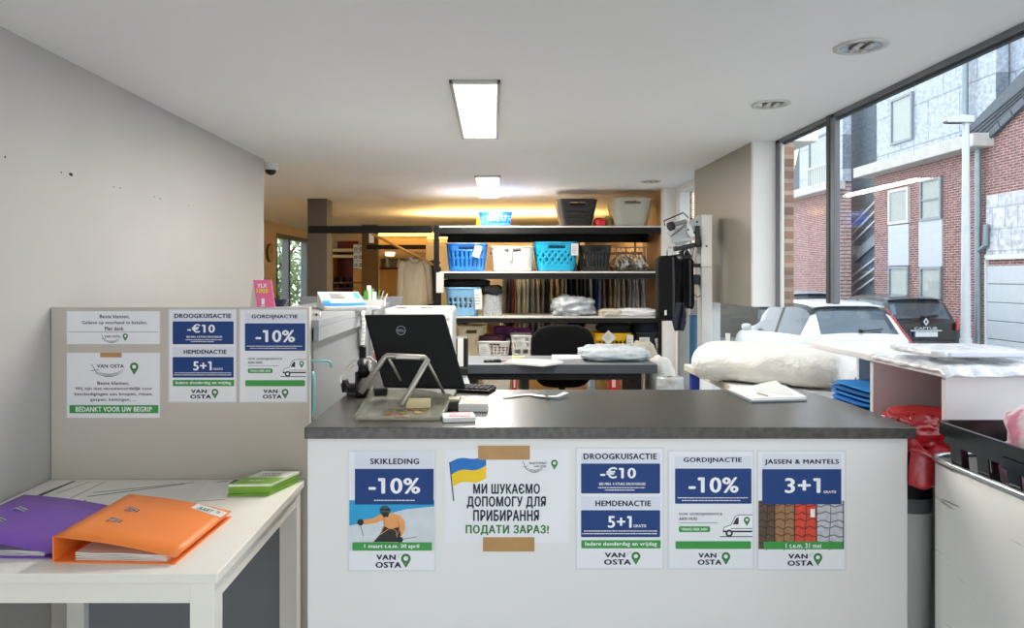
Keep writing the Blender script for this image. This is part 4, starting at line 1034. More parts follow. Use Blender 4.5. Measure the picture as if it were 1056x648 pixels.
# coins / clutter in the tray
coin = mat('coin_copper', '#b5773c', .35, .8, var=.2); coin2 = mat('coin_brass', '#c9a84a', .35, .8, var=.2)
r = random.Random(3)
for k, (px, py) in enumerate(((405, 424), (414, 427), (424, 423), (431, 426), (400, 428), (437, 423), (419, 430), (410, 430))):
    p = C2(px, py, .0045); m = M(); rad = r.uniform(.009, .012); m.cyl((0, 0, 0.0002), (0, 0, .0022), rad, coin if k % 3 else coin2, n=18)
    tag(m.build('coin', None, tuple(p)), 'small coin lying in the clear tray on the counter', 'coin', 'coins in the clear tray')
p = C2(431.5, 421, .0045)
m = M(); m.box(-.034, .034, -.006, .006, 0.0005, .027, mat('cream_card', '#e6d6a6', .6, var=.03)); tag(m.build('card_block', None, tuple(p), bevel=.001), 'cream block of cards standing in the clear tray', 'cards')
p = C2(402, 427.5, .0048); m = M(); m.cyl((0, 0, 0.0022), (0, 0, .0035), .03, mat('grey_disc', '#77736c', .4, var=.2), n=28); m.ring(0, 0, .01, .02, lg, 0); m.f = m.f[:-24]; m.fm = m.fm[:-24]
# --- keyboard
p = C2(478, 403)
t = thing('keyboard', 'black keyboard beside the monitor, far end towards the clerk', 'keyboard', tuple(p), math.radians(-14))
m = M(); m.box(-.10, .10, -.05, .05, .001, .012, blackp); m.build('case', t, bevel=.004)
m = M()
for i in range(11):
    for j in range(5): m.box(-.094 + i * .0172, -.094 + i * .0172 + .0145, -.044 + j * .018, -.044 + j * .018 + .015, .012, .017, mat('key_black', '#1a1a1b', .7, spec=.2))
k_ = m.build('keys', t, bevel=.0015); k_['kind'] = 'stuff'
# small black boxes
for px, py, a, lab in ((468, 423, '#3c3b36', 'small dark box right beside the clear tray'),):
    p = C2(px, py); m = M(); m.box(-.016, .016, 0, .05, .0005, .022, mat('dark_card', a, .5)); m.box(-.016, .016, 0, .05, .022, .030, mat('box_olive', '#8b8559', .5))
    tag(m.build('small_box', None, tuple(p), bevel=.001), lab, 'box')
p = C2(487.5, 425)
t = thing('card_box', 'small card box with a yellow and red picture lid beside the keyboard', 'box', tuple(p), math.radians(-3))
m = M(); m.box(-.04, .04, 0, .075, .0005, .022, paperw); m.build('box_body', t, bevel=.001)
m = M(); m.box(-.036, .036, .008, .068, .022, .0228, mat('lid_yellow', '#d8b35a', .5, var=.5, scale=40, col2='#b3402f')); m.build('picture_lid', t)
p = C2(473, 436)
t = thing('notepad', 'white notepad with a pink printed cover at the counter front edge', 'notepad', tuple(p), math.radians(8))
m = M(); m.box(-.04, .045, 0, .07, .0005, .013, paperw); m.build('pages', t, bevel=.001)
m = M(); m.prism([(-.025, .014), (.03, .01), (.04, .062), (-.012, .066)], lambda u, v, q: (u, v, .0131 + q * .0012 + .004 * max(0, u)), mat('pink_cover', '#d96a78', .5, var=.1)); m.prism([(-.004, .03), (.014, .03), (.016, .048), (-.002, .048)], lambda u, v, q: (u, v, .0145 + q * .0006 + .004 * max(0, u)), paperw); m.build('cover', t)
# torn paper strips
def strip_of(pixs, name, label, cat, mt, wd=.012):
    pts = [C2(a, b, z) for a, b, z in pixs]; c = Vector((pts[0].x, pts[0].y, CT)); m = M()
    vs = []
    for i, q in enumerate(pts):
        q0, q1 = pts[max(0, i - 1)], pts[min(len(pts) - 1, i + 1)]; dd = (q1 - q0); dd.z = 0; dd.normalize(); nn = Vector((-dd.y, dd.x, 0))
        ww = wd * (.5 + .5 * math.sin(PI * (i + .7) / (len(pts) + .4)))
        vs += [q - c + nn * ww, q - c - nn * ww + Vector((0, 0, .0006))]
    m.add(vs, [(2 * i, 2 * i + 1, 2 * i + 3, 2 * i + 2) for i in range(len(pts) - 1)], mt)
    return tag(m.build(name, None, tuple(c), smooth=True, solid=.0005), label, cat)
strip_of([(519, 411, .001), (533, 408, .003), (546, 407, .002), (560, 409, .004), (575, 409, .008), (584, 405, .014)], 'paper_strip', 'long torn white paper strip on the middle of the counter', 'paper', paperw, .016)
strip_of([(563, 409, .003), (565, 407, .016), (562, 405, .022)], 'paper_strip', 'short upright curl of white paper on the counter strip', 'paper', paperw, .006)
# papers at the right end of the worktop
p = C2(790, 411)
t = thing('paper_pile', 'flat pile of white papers in a plastic sleeve at the right of the counter', 'papers', tuple(p), 0)
def pl(px, py, z=0): return C2(px, py, z) - Vector(p)
for k, mt_ in enumerate((mat('sleeve_dark', '#5f7076', .3), paperw, paper)):
    m = M(); q = [pl(748 + k * 2, 404 - k), pl(775 + k, 416 - k), pl(832, 414.5 - k), pl(808, 402 - k)]
    m.add([v + Vector((0, 0, .0008 + .003 * k)) for v in q] + [v + Vector((0, 0, .0034 + .003 * k)) for v in q], [(0, 1, 2, 3), (7, 6, 5, 4), (0, 4, 5, 1), (1, 5, 6, 2), (2, 6, 7, 3), (3, 7, 4, 0)], mt_); m.build('paper_sheet', t)
m = M(); q = [pl(762, 404), pl(800, 399), pl(822, 412)]; m.grid(lambda u, v: tuple(q[0].lerp(q[1], u).lerp(q[2], v * .9) + Vector((0, 0, .010 + .012 * u * (1 - v)))), 6, 6, paperw); m.build('loose_sheet', t, solid=.0005)
m = M(); m.cyl(pl(781, 405.5, .012), pl(792, 408.5, .012), .002, mat('pencil_tan', '#b58a4a', .5), n=8); tag(m.build('pencil', None, tuple(p)), 'short tan pencil lying on the papers at the right of the counter', 'pencil')
# --- desk telephone and cables at the left end
p = C2(388, 404)
t = thing('telephone', 'black desk telephone behind the easel frame at the left end of the counter', 'telephone', (X(386, 2.29), 2.29, CT), math.radians(12))
m = M(); m.prism([(-.04, .001), (.06, .001), (.06, .025), (-.03, .07), (-.04, .07)], lambda u, v, q: (-.06 + .10 * q, -u, v), blackp); m.build('base', t, bevel=.006)
m = M(); m.tube([(-.035, .04, .095), (-.035, .0, .1), (-.035, -.05, .075)], lambda f: .013 + .006 * abs(2 * f - 1), blackp, 10); m.build('handset', t, smooth=True)
m = M(); m.tube([(-.035, .045, .15), (-.035, .055, .11), (-.03, .03, .05)], .012, blackp, 10); m.build('cradle', t, smooth=True)
m = M(); pts = [(-.09 + .012 * math.cos(k * 1.3), -.08 + k * .006, .03 + .012 * math.sin(k * 1.3)) for k in range(26)]; m.tube(pts, .003, blackp, 6); m.build('cord', t, smooth=True)
wcable = mat('white_cable', '#d9d6cd', .5)
m = M(); b0 = C2(366, 400)
m.tube([Vector((.05 * math.cos(a) * (1 + .1 * math.sin(3 * a)), .03 * math.sin(a), .045 + .04 * math.sin(a * .9 + 1))) for a in [k * PI / 10 for k in range(-2, 24)]], .003, wcable, 8)
m.tube([(-.03, .02, .01), (-.04, .0, .05), (0, -.01, .09), (.05, .0, .10), (.09, .03, .06)], .003, wcable, 8)
m.tube([(.01, .02, .003), (-.01, -.02, .003), (.03, -.05, .004), (.06, -.02, .003)], .003, wcable, 8)
tag(m.build('cable', None, tuple(b0 + Vector((0, 0, .004))), smooth=True), 'loose loops of white cable at the left end of the counter', 'cable')
m = M(); m.box(-.022, .022, -.02, .02, .001, .034, mat('brown_box', '#4e443a', .5)); m.box(-.016, .016, -.021, -.02, .01, .026, blackp)
tag(m.build('power_strip', None, tuple(C2(366, 407)), bevel=.003), 'small dark power block beside the white cable loops', 'power block')
# receipt strip hanging from the ledge
rec = thing('receipt', 'long white receipt strip hanging from the grey ledge', 'receipt', (-.5735, X(378, 1) and 3.14, 1.352))
m = M(); m.grid(lambda u, v: (.0015 + .006 * math.sin(v * 5) * v, (u - .5) * .085 + .02 * v, -.005 - .17 * v), 3, 12, paperw); m.build('paper', rec, smooth=True, solid=.0006)
m = M()
for k in range(8): m.box(.004 + .006 * math.sin((k + 1) / 9 * 5) * (k + 1) / 9, .0052 + .006 * math.sin((k + 1) / 9 * 5) * (k + 1) / 9, -.03 + .002 * k, .03 + .002 * k - (k % 3) * .01, -.012 - .018 * (k + 1), -.012 - .018 * (k + 1) + .004, lg)
m.build('print', rec)
m = M(); m.grid(lambda u, v: (.0015 + .003 * v, (u - .5) * .03, -.02 - .2 * v), 2, 4, mat('thread_white', '#cfcfcf', .6)); m.add([(.006, -.02, -.24), (.006, .02, -.24), (.006, .02, -.215), (.006, -.02, -.215)], [(0, 1, 2, 3)], mat('tag_red', '#b3242c', .5))
tag(m.build('price_tag', None, (-.5735, 3.42, 1.352), solid=.0008), 'thin white tag with a red end beside the receipt strip', 'tag')
# turquoise hanger hooks at the partition end
tq = mat('turquoise_wire', '#8fc9cf', .35, var=.03)
m = M(); e = X(319, DP)
m.tube([(0, .01, 0), (.03, -.004, .0), (.058, -.004, .0), (.066, -.004, -.006), (.068, -.004, -.02)], .0045, tq, 8)
tag(m.build('wire_hook', None, (e + .002, DP + .012, Z(373, DP)), smooth=True), 'turquoise wire hook sticking out of the partition end', 'hook')
m = M(); m.tube([(0, 0, .085), (.006, 0, .07), (.008, 0, .03), (.008, 0, -.03), (.005, 0, -.06)], .005, tq, 8)
tag(m.build('bag_loop', None, (e + .006, DP + .01, Z(411, DP)), smooth=True), 'turquoise upright wire loop at the partition end above the counter', 'wire loop')

# ---------------------------------------------------------------- on the partition and its ledge
pz = Z(317, DP)
pink = mat('pink_card', '#f0709f', .5, var=.03)
t = thing('tent_card', 'pink tent card with yellow lettering standing on the partition', 'sign', (X(269, DP + .015), DP + .015, pz), 0)
m = M(); hh = Z(289, DP) - pz
m.prism([(.011, 0), (.07, 0), (.056, hh), (-.002, hh)], lambda u, v, q: (u - .022, -.004 + .004 * q + .03 * (1 - v / hh) * 0, v), pink); m.build('front_face', t)
m = M(); m.add([(-.0115, .002, 0), (-.0245, .002, hh), (-.028, .008, hh), (-.055, .06, 0)], [(0, 1, 2, 3)], mat('card_cream', '#e9e2cf', .6)); m.build('side_face', t, solid=.001)
m = M(); m.T = Matrix.Translation((.006, -.005, hh * .66)); m.text('YLX', .0, .012, .013, white, w=.032, off=.05); m.text('1000', .0, -.005, .016, mat('print_gold', '#f3d14a', .5), w=.04, off=.05); m.rect(-.002, .008, -.05, -.03, white, .001); m.rect(-.004, .010, -.056, -.053, white, .001); m.build('print', t)
m = M(); m.lathe([(.001, 0), (.02, 0), (.022, .035), (.038, .062), (.034, .062), (.02, .036), (.001, .03)], (0, 0, 0), mat('navy_plastic', '#1f2a44', .3), 20)
m.tube([(.0, .002, .06), (-.028, .01, .065)], .006, mat('navy_plastic', '#1f2a44', .3), 8)
tag(m.build('cup', None, (X(286.5, 2.52), 2.52, 1.3562), smooth=True, auto=.6), 'dark blue cup behind the pink tent card', 'cup')
# display stand with leaflet on the ledge
lz = 1.356
t = thing('display_holder', 'white sloping leaflet holder with a blue band on the grey ledge', 'holder', (X(352, 3.05), 3.05, lz), 0)
ox, oy = X(352, 3.05), 3.05
def q3(px, py, d): return Vector((X(px, d) - ox, d - oy, Z(py, d) - lz))
a, b, c, e = q3(335, 317.0, 2.98), q3(378, 316.0, 2.98), q3(369, 301, 3.3), q3(327.5, 301, 3.3)
m = M(); m.add([a, b, c, e] + [p - Vector((0, 0, .012)) for p in (a, b, c, e)], [(0, 1, 2, 3), (7, 6, 5, 4), (0, 4, 5, 1), (1, 5, 6, 2), (2, 6, 7, 3), (3, 7, 4, 0)], paperw); m.build('sloping_board', t, bevel=.002)
up = Vector((0, -.003, .004))
def lerp2(u, v): return a.lerp(b, u).lerp(e.lerp(c, u), v)
m = M(); m.add([lerp2(0, .04) + up * .4, lerp2(1, .04) + up * .4, lerp2(1, .22) + up * .4, lerp2(0, .22) + up * .4], [(0, 1, 2, 3)], mat('leaflet_blue', '#2f7fd0', .4)); m.add([lerp2(.02, .24) + up * .4, lerp2(.2, .24) + up * .4, lerp2(.2, .42) + up * .4, lerp2(.02, .42) + up * .4], [(0, 1, 2, 3)], mat('leaflet_cyan', '#4a9fd8', .4))
m.add([lerp2(.86, .5) + up * .4, lerp2(.98, .5) + up * .4, lerp2(.98, .9) + up * .4, lerp2(.86, .9) + up * .4], [(0, 1, 2, 3)], mat('leaflet_cyan', '#4a9fd8', .4))
for k in range(5): v = .5 + k * .08; m.add([lerp2(.25, v) + up * .5, lerp2(.7 - .1 * (k % 2), v) + up * .5, lerp2(.7 - .1 * (k % 2), v + .025) + up * .5, lerp2(.25, v + .025) + up * .5], [(0, 1, 2, 3)], lg)
m.build('leaflet', t, solid=.0006)
m = M(); m.add([e, e - Vector((-.0, 0, e.z)), a - Vector((0, 0, a.z)), a], [(0, 1, 2, 3)], whpl); m.add([c, c - Vector((0, 0, c.z)), b - Vector((0, 0, b.z)), b], [(0, 1, 2, 3)], whpl); m.build('side_support', t, solid=.003)
m = M(); f0 = a - Vector((0, 0, .012)); f1 = b - Vector((0, 0, .012)); m.add([f0, f1, Vector((f1.x, f1.y, 0.001)), Vector((f0.x, f0.y, .001))], [(0, 1, 2, 3)], whpl); m.build('front_lip', t, solid=.004)
# pen pot with leaflets
p = Vector((X(386, 3.42), 3.42, lz))
t = thing('pen_pot', 'clear pot of green and white leaflets and pens on the grey ledge', 'pot', tuple(p))
m = M(); m.box(-.05, .05, -.03, .03, 0.001, .004, whpl)
for a4 in ((-.05, .05, -.03, -.028), (-.05, .05, .028, .03), (-.05, -.048, -.03, .03), (.048, .05, -.03, .03)): m.box(*a4, .004, .032, whpl)
m.build('pot', t)
gs = ['#4f9a3a', '#e8ece4', '#67b04a', '#dfe8e2', '#3f7f36', '#c9b79a', '#e9e4d8']
for k in range(7):
    x = -.036 + k * .012; m = M(); h_ = (.075, .1, .085, .07, .08, .075, .06)[k]
    m.bar((x, .0 + .004 * (k % 3 - 1), .006), (x + (.02 if k > 3 else .004) * (k - 2) / 3, .004 * (k % 3 - 1), h_), .02 if k < 4 else .005, .002 if k < 4 else .005, mat('pot_paper%d' % k, gs[k], .5), up=(0, 1, 0))
    tag(m.build('leaflet' if k < 4 else 'pen', None, tuple(p)), '%s standing in the clear pot, %s from the left' % (('green leaflet', 'white leaflet', 'light green leaflet', 'pale leaflet', 'dark green pen', 'tan pen', 'cream pen')[k], ORD[k]), 'leaflet' if k < 4 else 'pen')
m = M(); m.box(-.03, .03, -.02, .02, .0005, .012, mat('card_white_blue', '#d7dbe6', .5, var=.15, scale=60)); tag(m.build('card_stack', None, (X(384.5, 3.12), 3.12, lz), bevel=.001), 'small stack of white cards right of the leaflet holder', 'cards')
# socket on ledge
m = M(); m.box(-.012, .012, -.01, .01, 0.0005, .012, whpl); m.cyl((0, -.01, .006), (0, -.0115, .006), .004, blackp, n=10); tag(m.build('door_bell', None, (X(327, 2.6), 2.6, lz), bevel=.002), 'tiny white box with a black dot on the ledge near the partition', 'box')
# ================================================================ SHELF UNIT
DS = 6.0
shelfm = mat('shelf_black', '#0e0d0c', .6, var=.15, spec=.3)
shelft = mat('shelf_top', '#d9d5cc', .5, var=.04)
cl = mat('clothes_rail', '#3a3430', .4, .4)
o = (X(565, DS), DS, 0)
unit = thing('shelf_unit', 'large black steel shelf unit with pale boards across the back of the shop', 'shelf unit', o)
def sb(name, x0, x1, y0, y1, z0, z1, mt, bev=0):
    m = M(); lb(m, x0, x1, y0, y1, z0, z1, mt, o); return m.build(name, unit, bevel=bev)
def shelf(px0, px1, pyt, pyb, dep=.5):
    x0, x1 = X(px0, DS), X(px1, DS); zt_, zb_ = Z(pyt, DS), Z(pyb, DS)
    m = M(); lb(m, x0, x1, DS, DS + dep, zt_ - .014, zt_, shelft, o); b = m.build('shelf', unit)
    m = M(); lb(m, x0, x1, DS - .004, DS + .03, zb_, zt_ - .014, shelfm, o); lb(m, x0, x1, DS + dep - .03, DS + dep, zb_, zt_ - .014, shelfm, o); m.build('beam', b)
    return zt_
S1 = shelf(447, 686, 233, 241)
S2 = shelf(453, 682, 280, 288)
S3 = shelf(460, 682, 326.5, 333)
S4 = shelf(440, 682, 373, 379)
for px, y, ht in ((450, DS - .03, S1), (450, DS + .465, S1), (682, DS - .03, S2 - .04), (674, DS + .49, S1 - .05)):
    sb('upright', X(px, y) - .022, X(px, y) + .022, y - .001, y + .033, 0, ht, shelfm)
# rear frame seen under the top board
sb('rear_beam', X(461, 6.49), X(672, 6.49), 6.52, 6.55, Z(250, 6.5), Z(243.5, 6.5), shelfm)
sb('rear_beam', X(461, 6.49), X(672, 6.49), 6.5, 6.55, Z(243.5, 6.5), Z(242.5, 6.5), shelft)
# rail extension to the left pillar
m = M(); m.box(-.0, X(449, DS) - X(319, DS) - .03, -.03, .03, -.03, .03, shelfm)
tag(m.build('hanging_rail', None, (X(319, DS), DS, Z(237, DS))), 'long black beam from the brown pillar to the shelf unit', 'rail')
t = thing('hanging_rail', 'lower black beam behind the cream shirt, level with the olive pillar', 'rail', (X(378, 9.0), 9.0, Z(255, 9.0)))
m = M(); m.box(0, X(462, 9) - X(378, 9), -.02, .02, -.028, .028, shelfm); m.build('beam', t)
m = M(); m.box(X(462, 9) - X(378, 9) - .06, X(462, 9) - X(378, 9), -.02, .02, -Z(255, 9), -.028, shelfm); m.build('post', t)
# rear cabinet carrying the cove strip light
t = thing('cabinet', 'long pale cabinet behind the garment rail with a strip light on top', 'cabinet', (X(520, 8.3), 8.3, 0))
m = M(); m.box(X(440, 8.3) - X(520, 8.3), X(602, 8.3) - X(520, 8.3), -.1, .3, 0, 1.89, mat('cabinet_cream', '#dcc59a', .5, var=.06)); m.build('body', t, bevel=.004)
m = M()
for k in range(4): m.box(X(440 + 40 * k, 8.3) - X(520, 8.3) + .02, X(440 + 40 * k + 40, 8.3) - X(520, 8.3) - .02, -.115, -.1, .05, 1.85, mat('cabinet_door', '#d2b98c', .5, var=.06))
m.build('door', t, bevel=.003)

# ---------------------------------------------------------------- baskets
cardtag = mat('card_tag', '#cfcfcc', .6, var=.03)
def rrect(w, d, r, n):
    """n points round a rounded rectangle, starting mid front (-y), counter-clockwise; returns pts and arc fractions"""
    segs = []; pts = []
    per = 2 * (w + d) - 8 * r + 2 * PI * r
    def at(s):
        L_ = [(w - 2 * r) / 2, PI * r / 2, d - 2 * r, PI * r / 2, w - 2 * r, PI * r / 2, d - 2 * r, PI * r / 2, (w - 2 * r) / 2]
        i = 0
        while i < 8 and s > L_[i]: s -= L_[i]; i += 1
        hw_, hd = w / 2, d / 2
        if i == 0: return (s, -hd)
        if i == 1: a = -PI / 2 + s / r; return (hw_ - r + r * math.cos(a), -hd + r + r * math.sin(a))
        if i == 2: return (hw_, -hd + r + s)
        if i == 3: a = s / r; return (hw_ - r + r * math.cos(a), hd - r + r * math.sin(a))
        if i == 4: return (hw_ - r - s, hd)
        if i == 5: a = PI / 2 + s / r; return (-hw_ + r + r * math.cos(a), hd - r + r * math.sin(a))
        if i == 6: return (-hw_, hd - r - s)
        if i == 7: a = PI + s / r; return (-hw_ + r + r * math.cos(a), -hd + r + r * math.sin(a))
        return (-hw_ + r + s, -hd)
    return [at(per * k / n) for k in range(n)]
def basket(label, mt, loc, w, d, h, group=None, taper=.8, holes='slots', tags=(), cat='basket', name='laundry_basket', rim=.008, n=96, handle=True, rz=0, flare=0, wave=0):
    t = thing(name, label, cat, loc, rz, group)
    r = min(w, d) * .2
    nl = 20
    top = rrect(w, d, r, n)
    def fn(u, v):
        i = int(round(u * n)) % n; k = taper + (1 - taper) * (v ** (.8 if not flare else 1.3))
        x, y = top[i]; return (x * k, y * k, .004 + (h - .004) * v + (wave * math.cos(4 * PI * u) * v))
    def skip(i, j):
        if handle and j in (16, 17) and (i < 5 or i >= n - 5): return True
        if holes == 'slots': return (j in range(3, 9) or j in range(10, 15)) and i % 3 == 1 and not (n * .21 < i % (n / 2) < n * .29)
        if holes == 'grid': return j % 3 != 0 and 2 < j < 15 and i % 3 != 0
        if holes == 'square': return j % 5 in (1, 2, 3) and 1 < j < 14 and i % 6 in (1, 2, 3, 4)
        if holes == 'ovals': return ((j in (6, 7, 8) and i % 4 in (1, 2)) or (j in (10, 11, 12) and i % 4 in (1, 2))) and (i < 12 or i > n - 12 or n * .4 < i < n * .6)
        if holes == 'leaf': return j in range(5, 14) and (i + (j // 3) * 2) % 4 == 1 and j % 3 != 0
        if holes == 'fine': return j % 4 == 2 and 4 < j < 15 and i % 2 == 0 and (i < 10 or i > n - 10)
        return False
    m = M(); m.grid(fn, n, nl, mt, cu=True, skip=skip)
    bot = [fn(i / n, 0) for i in range(n)]; m.add(bot, [tuple(range(n))], mt)
    m.build('body', t, smooth=True, solid=.0035, auto=.6)
    m = M(); m.tube([(x, y, h + (wave * math.cos(4 * PI * i / n))) for i, (x, y) in enumerate(top)][::2], rim, mt, 8, closed=True); m.build('rim', t, smooth=True)
    for (fx_, fz_, tw_, th, an) in tags:
        m = M(); k = taper + (1 - taper) * (1 - fz_)
        y0 = -d / 2 - .014
        m.T = Matrix.Translation((fx_ * w / 2, y0, h - fz_ * h)) @ Matrix.Rotation(an, 4, 'Y')
        m.box(-tw_ / 2, tw_ / 2, -.001, 0, -th, 0, cardtag)
        for q in range(4): m.box(-tw_ * .36, tw_ * (.1 + .08 * (q % 3)), -.0016, -.001, -th * (.3 + .15 * q), -th * (.26 + .15 * q), lg)
        m.build('card_tag', t)
    return t
def bk(label, px0, px1, pyt, pyb, d, col, holes, dep=None, group=None, taper=.82, tags=(), **kw):
    w = X(px1, d) - X(px0, d); h = (pyb - pyt) * d / F
    dep = dep or w * 1.05
    c = mat('plastic_' + col.strip('#'), col, .35, var=.04) if isinstance(col, str) else col
    zb = kw.pop('zb', Z(pyb, d))
    return basket(label, c, (X((px0 + px1) / 2, d), d + dep / 2, zb + .0005), w, dep, h, group, taper, holes, tags, **kw)
dF = DS + .02
GB2 = 'baskets on the second board'
bk('blue laundry basket with vertical slots, left end of the second board', 460, 502, 252, 280, dF, '#1f74d2', 'slots', group=GB2, tags=[(.62, .06, .06, .1, .3)], taper=.86)
bk('plain white laundry tub on the second board between the blue and turquoise baskets', 507, 551, 255, 280, dF, '#dcd8cf', 'none', group=GB2, taper=.88, tags=[(-.1, .05, .03, .1, .08)])
bk('turquoise laundry basket with leaf shaped holes on the second board', 552, 597, 250.5, 280, dF, '#17a3cd', 'leaf', group=GB2, taper=.82, tags=[(.8, .03, .06, .1, 0)])
bk('black laundry basket on the second board beside the clear hangers', 599, 631, 254, 280, dF, '#1c1d1f', 'slots', group=GB2, taper=.8)
GB1 = 'baskets on the top board'
ym = mat('yellow_plastic', '#e8c820', .4, var=.04)
bk('bright blue basket with white cloth on the top board, under the ceiling light', 494, 528, 219, 233, dF + .1, '#1a5fe0', 'grid', group=GB1, taper=.86)
m = M(); blob(0, 0, .07, .10, .11, .045, m, mat('white_linen', '#e9e9ea', .9, bump=.3), amp=.2, seed=4, flat=.03)
tag(m.build('folded_linen', None, (X(511, 6.27), 6.27, S1 + .012), smooth=True), 'white linen inside the bright blue basket on the top board', 'linen')
bk('tall black tapered hamper on the top board', 575, 616.5, 206, 233, dF + .02, '#211c1c', 'fine', group=GB1, taper=.74, tags=[])
bk('translucent pale grey hamper with a wavy rim, right end of the top board', 631.5, 674, 205.5, 233, dF + .02, mat('milky_plastic', '#b9b9ad', .4, var=.05, alpha=.93), 'none', group=GB1, taper=.74, wave=.012)
bag_r = mat('red_plastic', '#c81f2b', .35, var=.08); bag_y = mat('pale_yellow_plastic', '#dfd36a', .4, var=.06)
m = M(); blob(0, 0, .035, .05, .06, .04, m, bag_r, amp=.15, seed=2, flat=0); tag(m.build('red_pouch', None, (X(618.5, 6.15), 6.15, S1 + .001), smooth=True), 'small red pouch on the top board right of the black hamper', 'pouch')
m = M(); m.lathe([(.001, 0), (.035, 0), (.045, .02), (.05, .07), (.046, .085), (.04, .085), (.042, .03), (.001, .01)], (0, 0, 0), bag_y, 20); m.tube([(-.046, 0, .07), (-.03, 0, .1), (.03, 0, .1), (.046, 0, .07)], .006, bag_y, 8)
tag(m.build('yellow_tub', None, (X(628.5, 6.32), 6.32, S1 + .001), smooth=True), 'small yellow tub with a handle on the top board between the two hampers', 'tub')
m = M(); m.prism([(-.05, 0), (.05, 0), (.045, .1), (-.045, .1)], lambda u, v, q: (u, q * .12, v), ym); m.tube([(-.045, .0, .1), (.045, .0, .1), (.045, .12, .1), (-.045, .12, .1)], .006, ym, 6, closed=True)
tag(m.build('yellow_crate', None, (X(497, 6.45), 6.42, S1 + .001)), 'small yellow crate behind the bright blue basket on the top board', 'crate')
# clear hangers pile on the second board
hang_clear = mat('hanger_clear', '#cfd3d6', .2, var=.1, spec=.8)
wire = mat('hanger_wire', '#b9bcc0', .25, .9)
r = random.Random(11)
def hanger(mm, T, mt, s=1.0):
    old = mm.T; mm.T = T
    mm.tube([(0, 0, 0), (.02 * s, 0, .012 * s), (.19 * s, 0, -.075 * s)], .006 * s, mt, 6); mm.tube([(0, 0, 0), (-.02 * s, 0, .012 * s), (-.19 * s, 0, -.075 * s)], .006 * s, mt, 6); mm.tube([(-.19 * s, 0, -.075 * s), (.19 * s, 0, -.075 * s)], .005 * s, mt, 6)
    mm.tube([(0, 0, .01 * s), (0, 0, .05 * s)] + [(.022 * s * math.sin(a), 0, .072 * s - .022 * s * math.cos(a)) for a in (.0, .7, 1.5, 2.3, 3.1, 3.9)], .002 * s, wire, 6)
    mm.T = old
hx0 = X(636, DS + .1)
for k in range(14):
    m = M(); T = Matrix.Translation((0, 0, 0)) @ Matrix.Rotation(r.uniform(-.35, .35) + PI / 2, 4, 'Z') @ Matrix.Rotation(r.uniform(-.5, .5), 4, 'X')
    hanger(m, T, hang_clear, .95)
    tag(m.build('clothes_hanger', None, (hx0 + .02 + k * .019, DS + .26, S2 + .115 + .02 * math.sin(k * 1.7)), smooth=True), 'clear clothes hanger, %s from the left in the cluster beside the black basket' % ORD[k], 'hanger', 'clear hangers on the second board')
m = M(); m.box(-.13, .14, -.14, .14, .001, .012, mat('green_black_cloth', '#23302c', .9)); tag(m.build('folded_cloth', None, (X(655, DS + .2), DS + .2, S2 + .0005), bevel=.004), 'dark folded cloth under the clear hangers', 'cloth')
# hanger rail for those
m = M(); m.tube([(X(628, 6.2), 6.25, S2 + .21), (X(668, 6.2), 6.25, S2 + .21)], .006, wire, 8); m.tube([(X(668, 6.2), 6.25, S2 + .21), (X(668, 6.2), 6.25, S2 + .001)], .006, wire, 8); m.tube([(X(628, 6.2), 6.25, S2 + .21), (X(628, 6.2), 6.25, S2 + .001)], .006, wire, 8)
tag(m.build('hanger_stand', None, base=(X(650, 6.2), 6.25, S2)), 'thin metal hanger stand over the clear hangers', 'stand')

# third board
dkc = mat('dark_cloth', '#131214', .9, var=.3, bump=.5, bscale=25)
lbk = bk('light blue laundry basket with oval holes, left end of the third board', 459, 496, 297.5, 326.5, dF, '#7fb2da', 'ovals', taper=.78, tags=[(.82, .03, .06, .17, -.05)], handle=False)
m = M(); blob(0, 0, .035, .2, .14, .045, m, dkc, e=.8, amp=.25, fr=2.5, seed=5, flat=0); tag(m.build('dark_clothes', None, (X(480, 6.18), 6.17, S3 + .241), smooth=True), 'dark folded clothes heaped on the light blue basket under the second board', 'clothes')
m = M(); m.prism([(-.03, -.17), (.03, -.17), (.034, .0), (-.03, .0)], lambda u, v, q: (u, -q * .0012, v), cardtag); tag(m.build('card_tag', None, (X(453.5, DS - .05), DS - .042, Z(281, DS - .05)), rz=0), 'white card hanging on the left upright of the shelf unit', 'card')
gb = thing('tote_bag', 'grey patterned bag with a black top on the third board beside the light blue basket', 'bag', (X(507.5, 6.1), 6.1, S3))
m = M(); w_ = .085
m.grid(lambda u, v: ((w_ - .012 * v) * sup(math.cos(2 * PI * u), .7), .07 * sup(math.sin(2 * PI * u), .7), .001 + .185 * v), 28, 6, mat('grey_pattern', '#9ea2a4', .8, var=.35, scale=120, bump=.2), cu=True); m.build('body', gb, smooth=True)
m = M(); blob(0, 0, .215, .088, .075, .045, m, dkc, amp=.2, seed=9); m.build('top', gb, smooth=True)
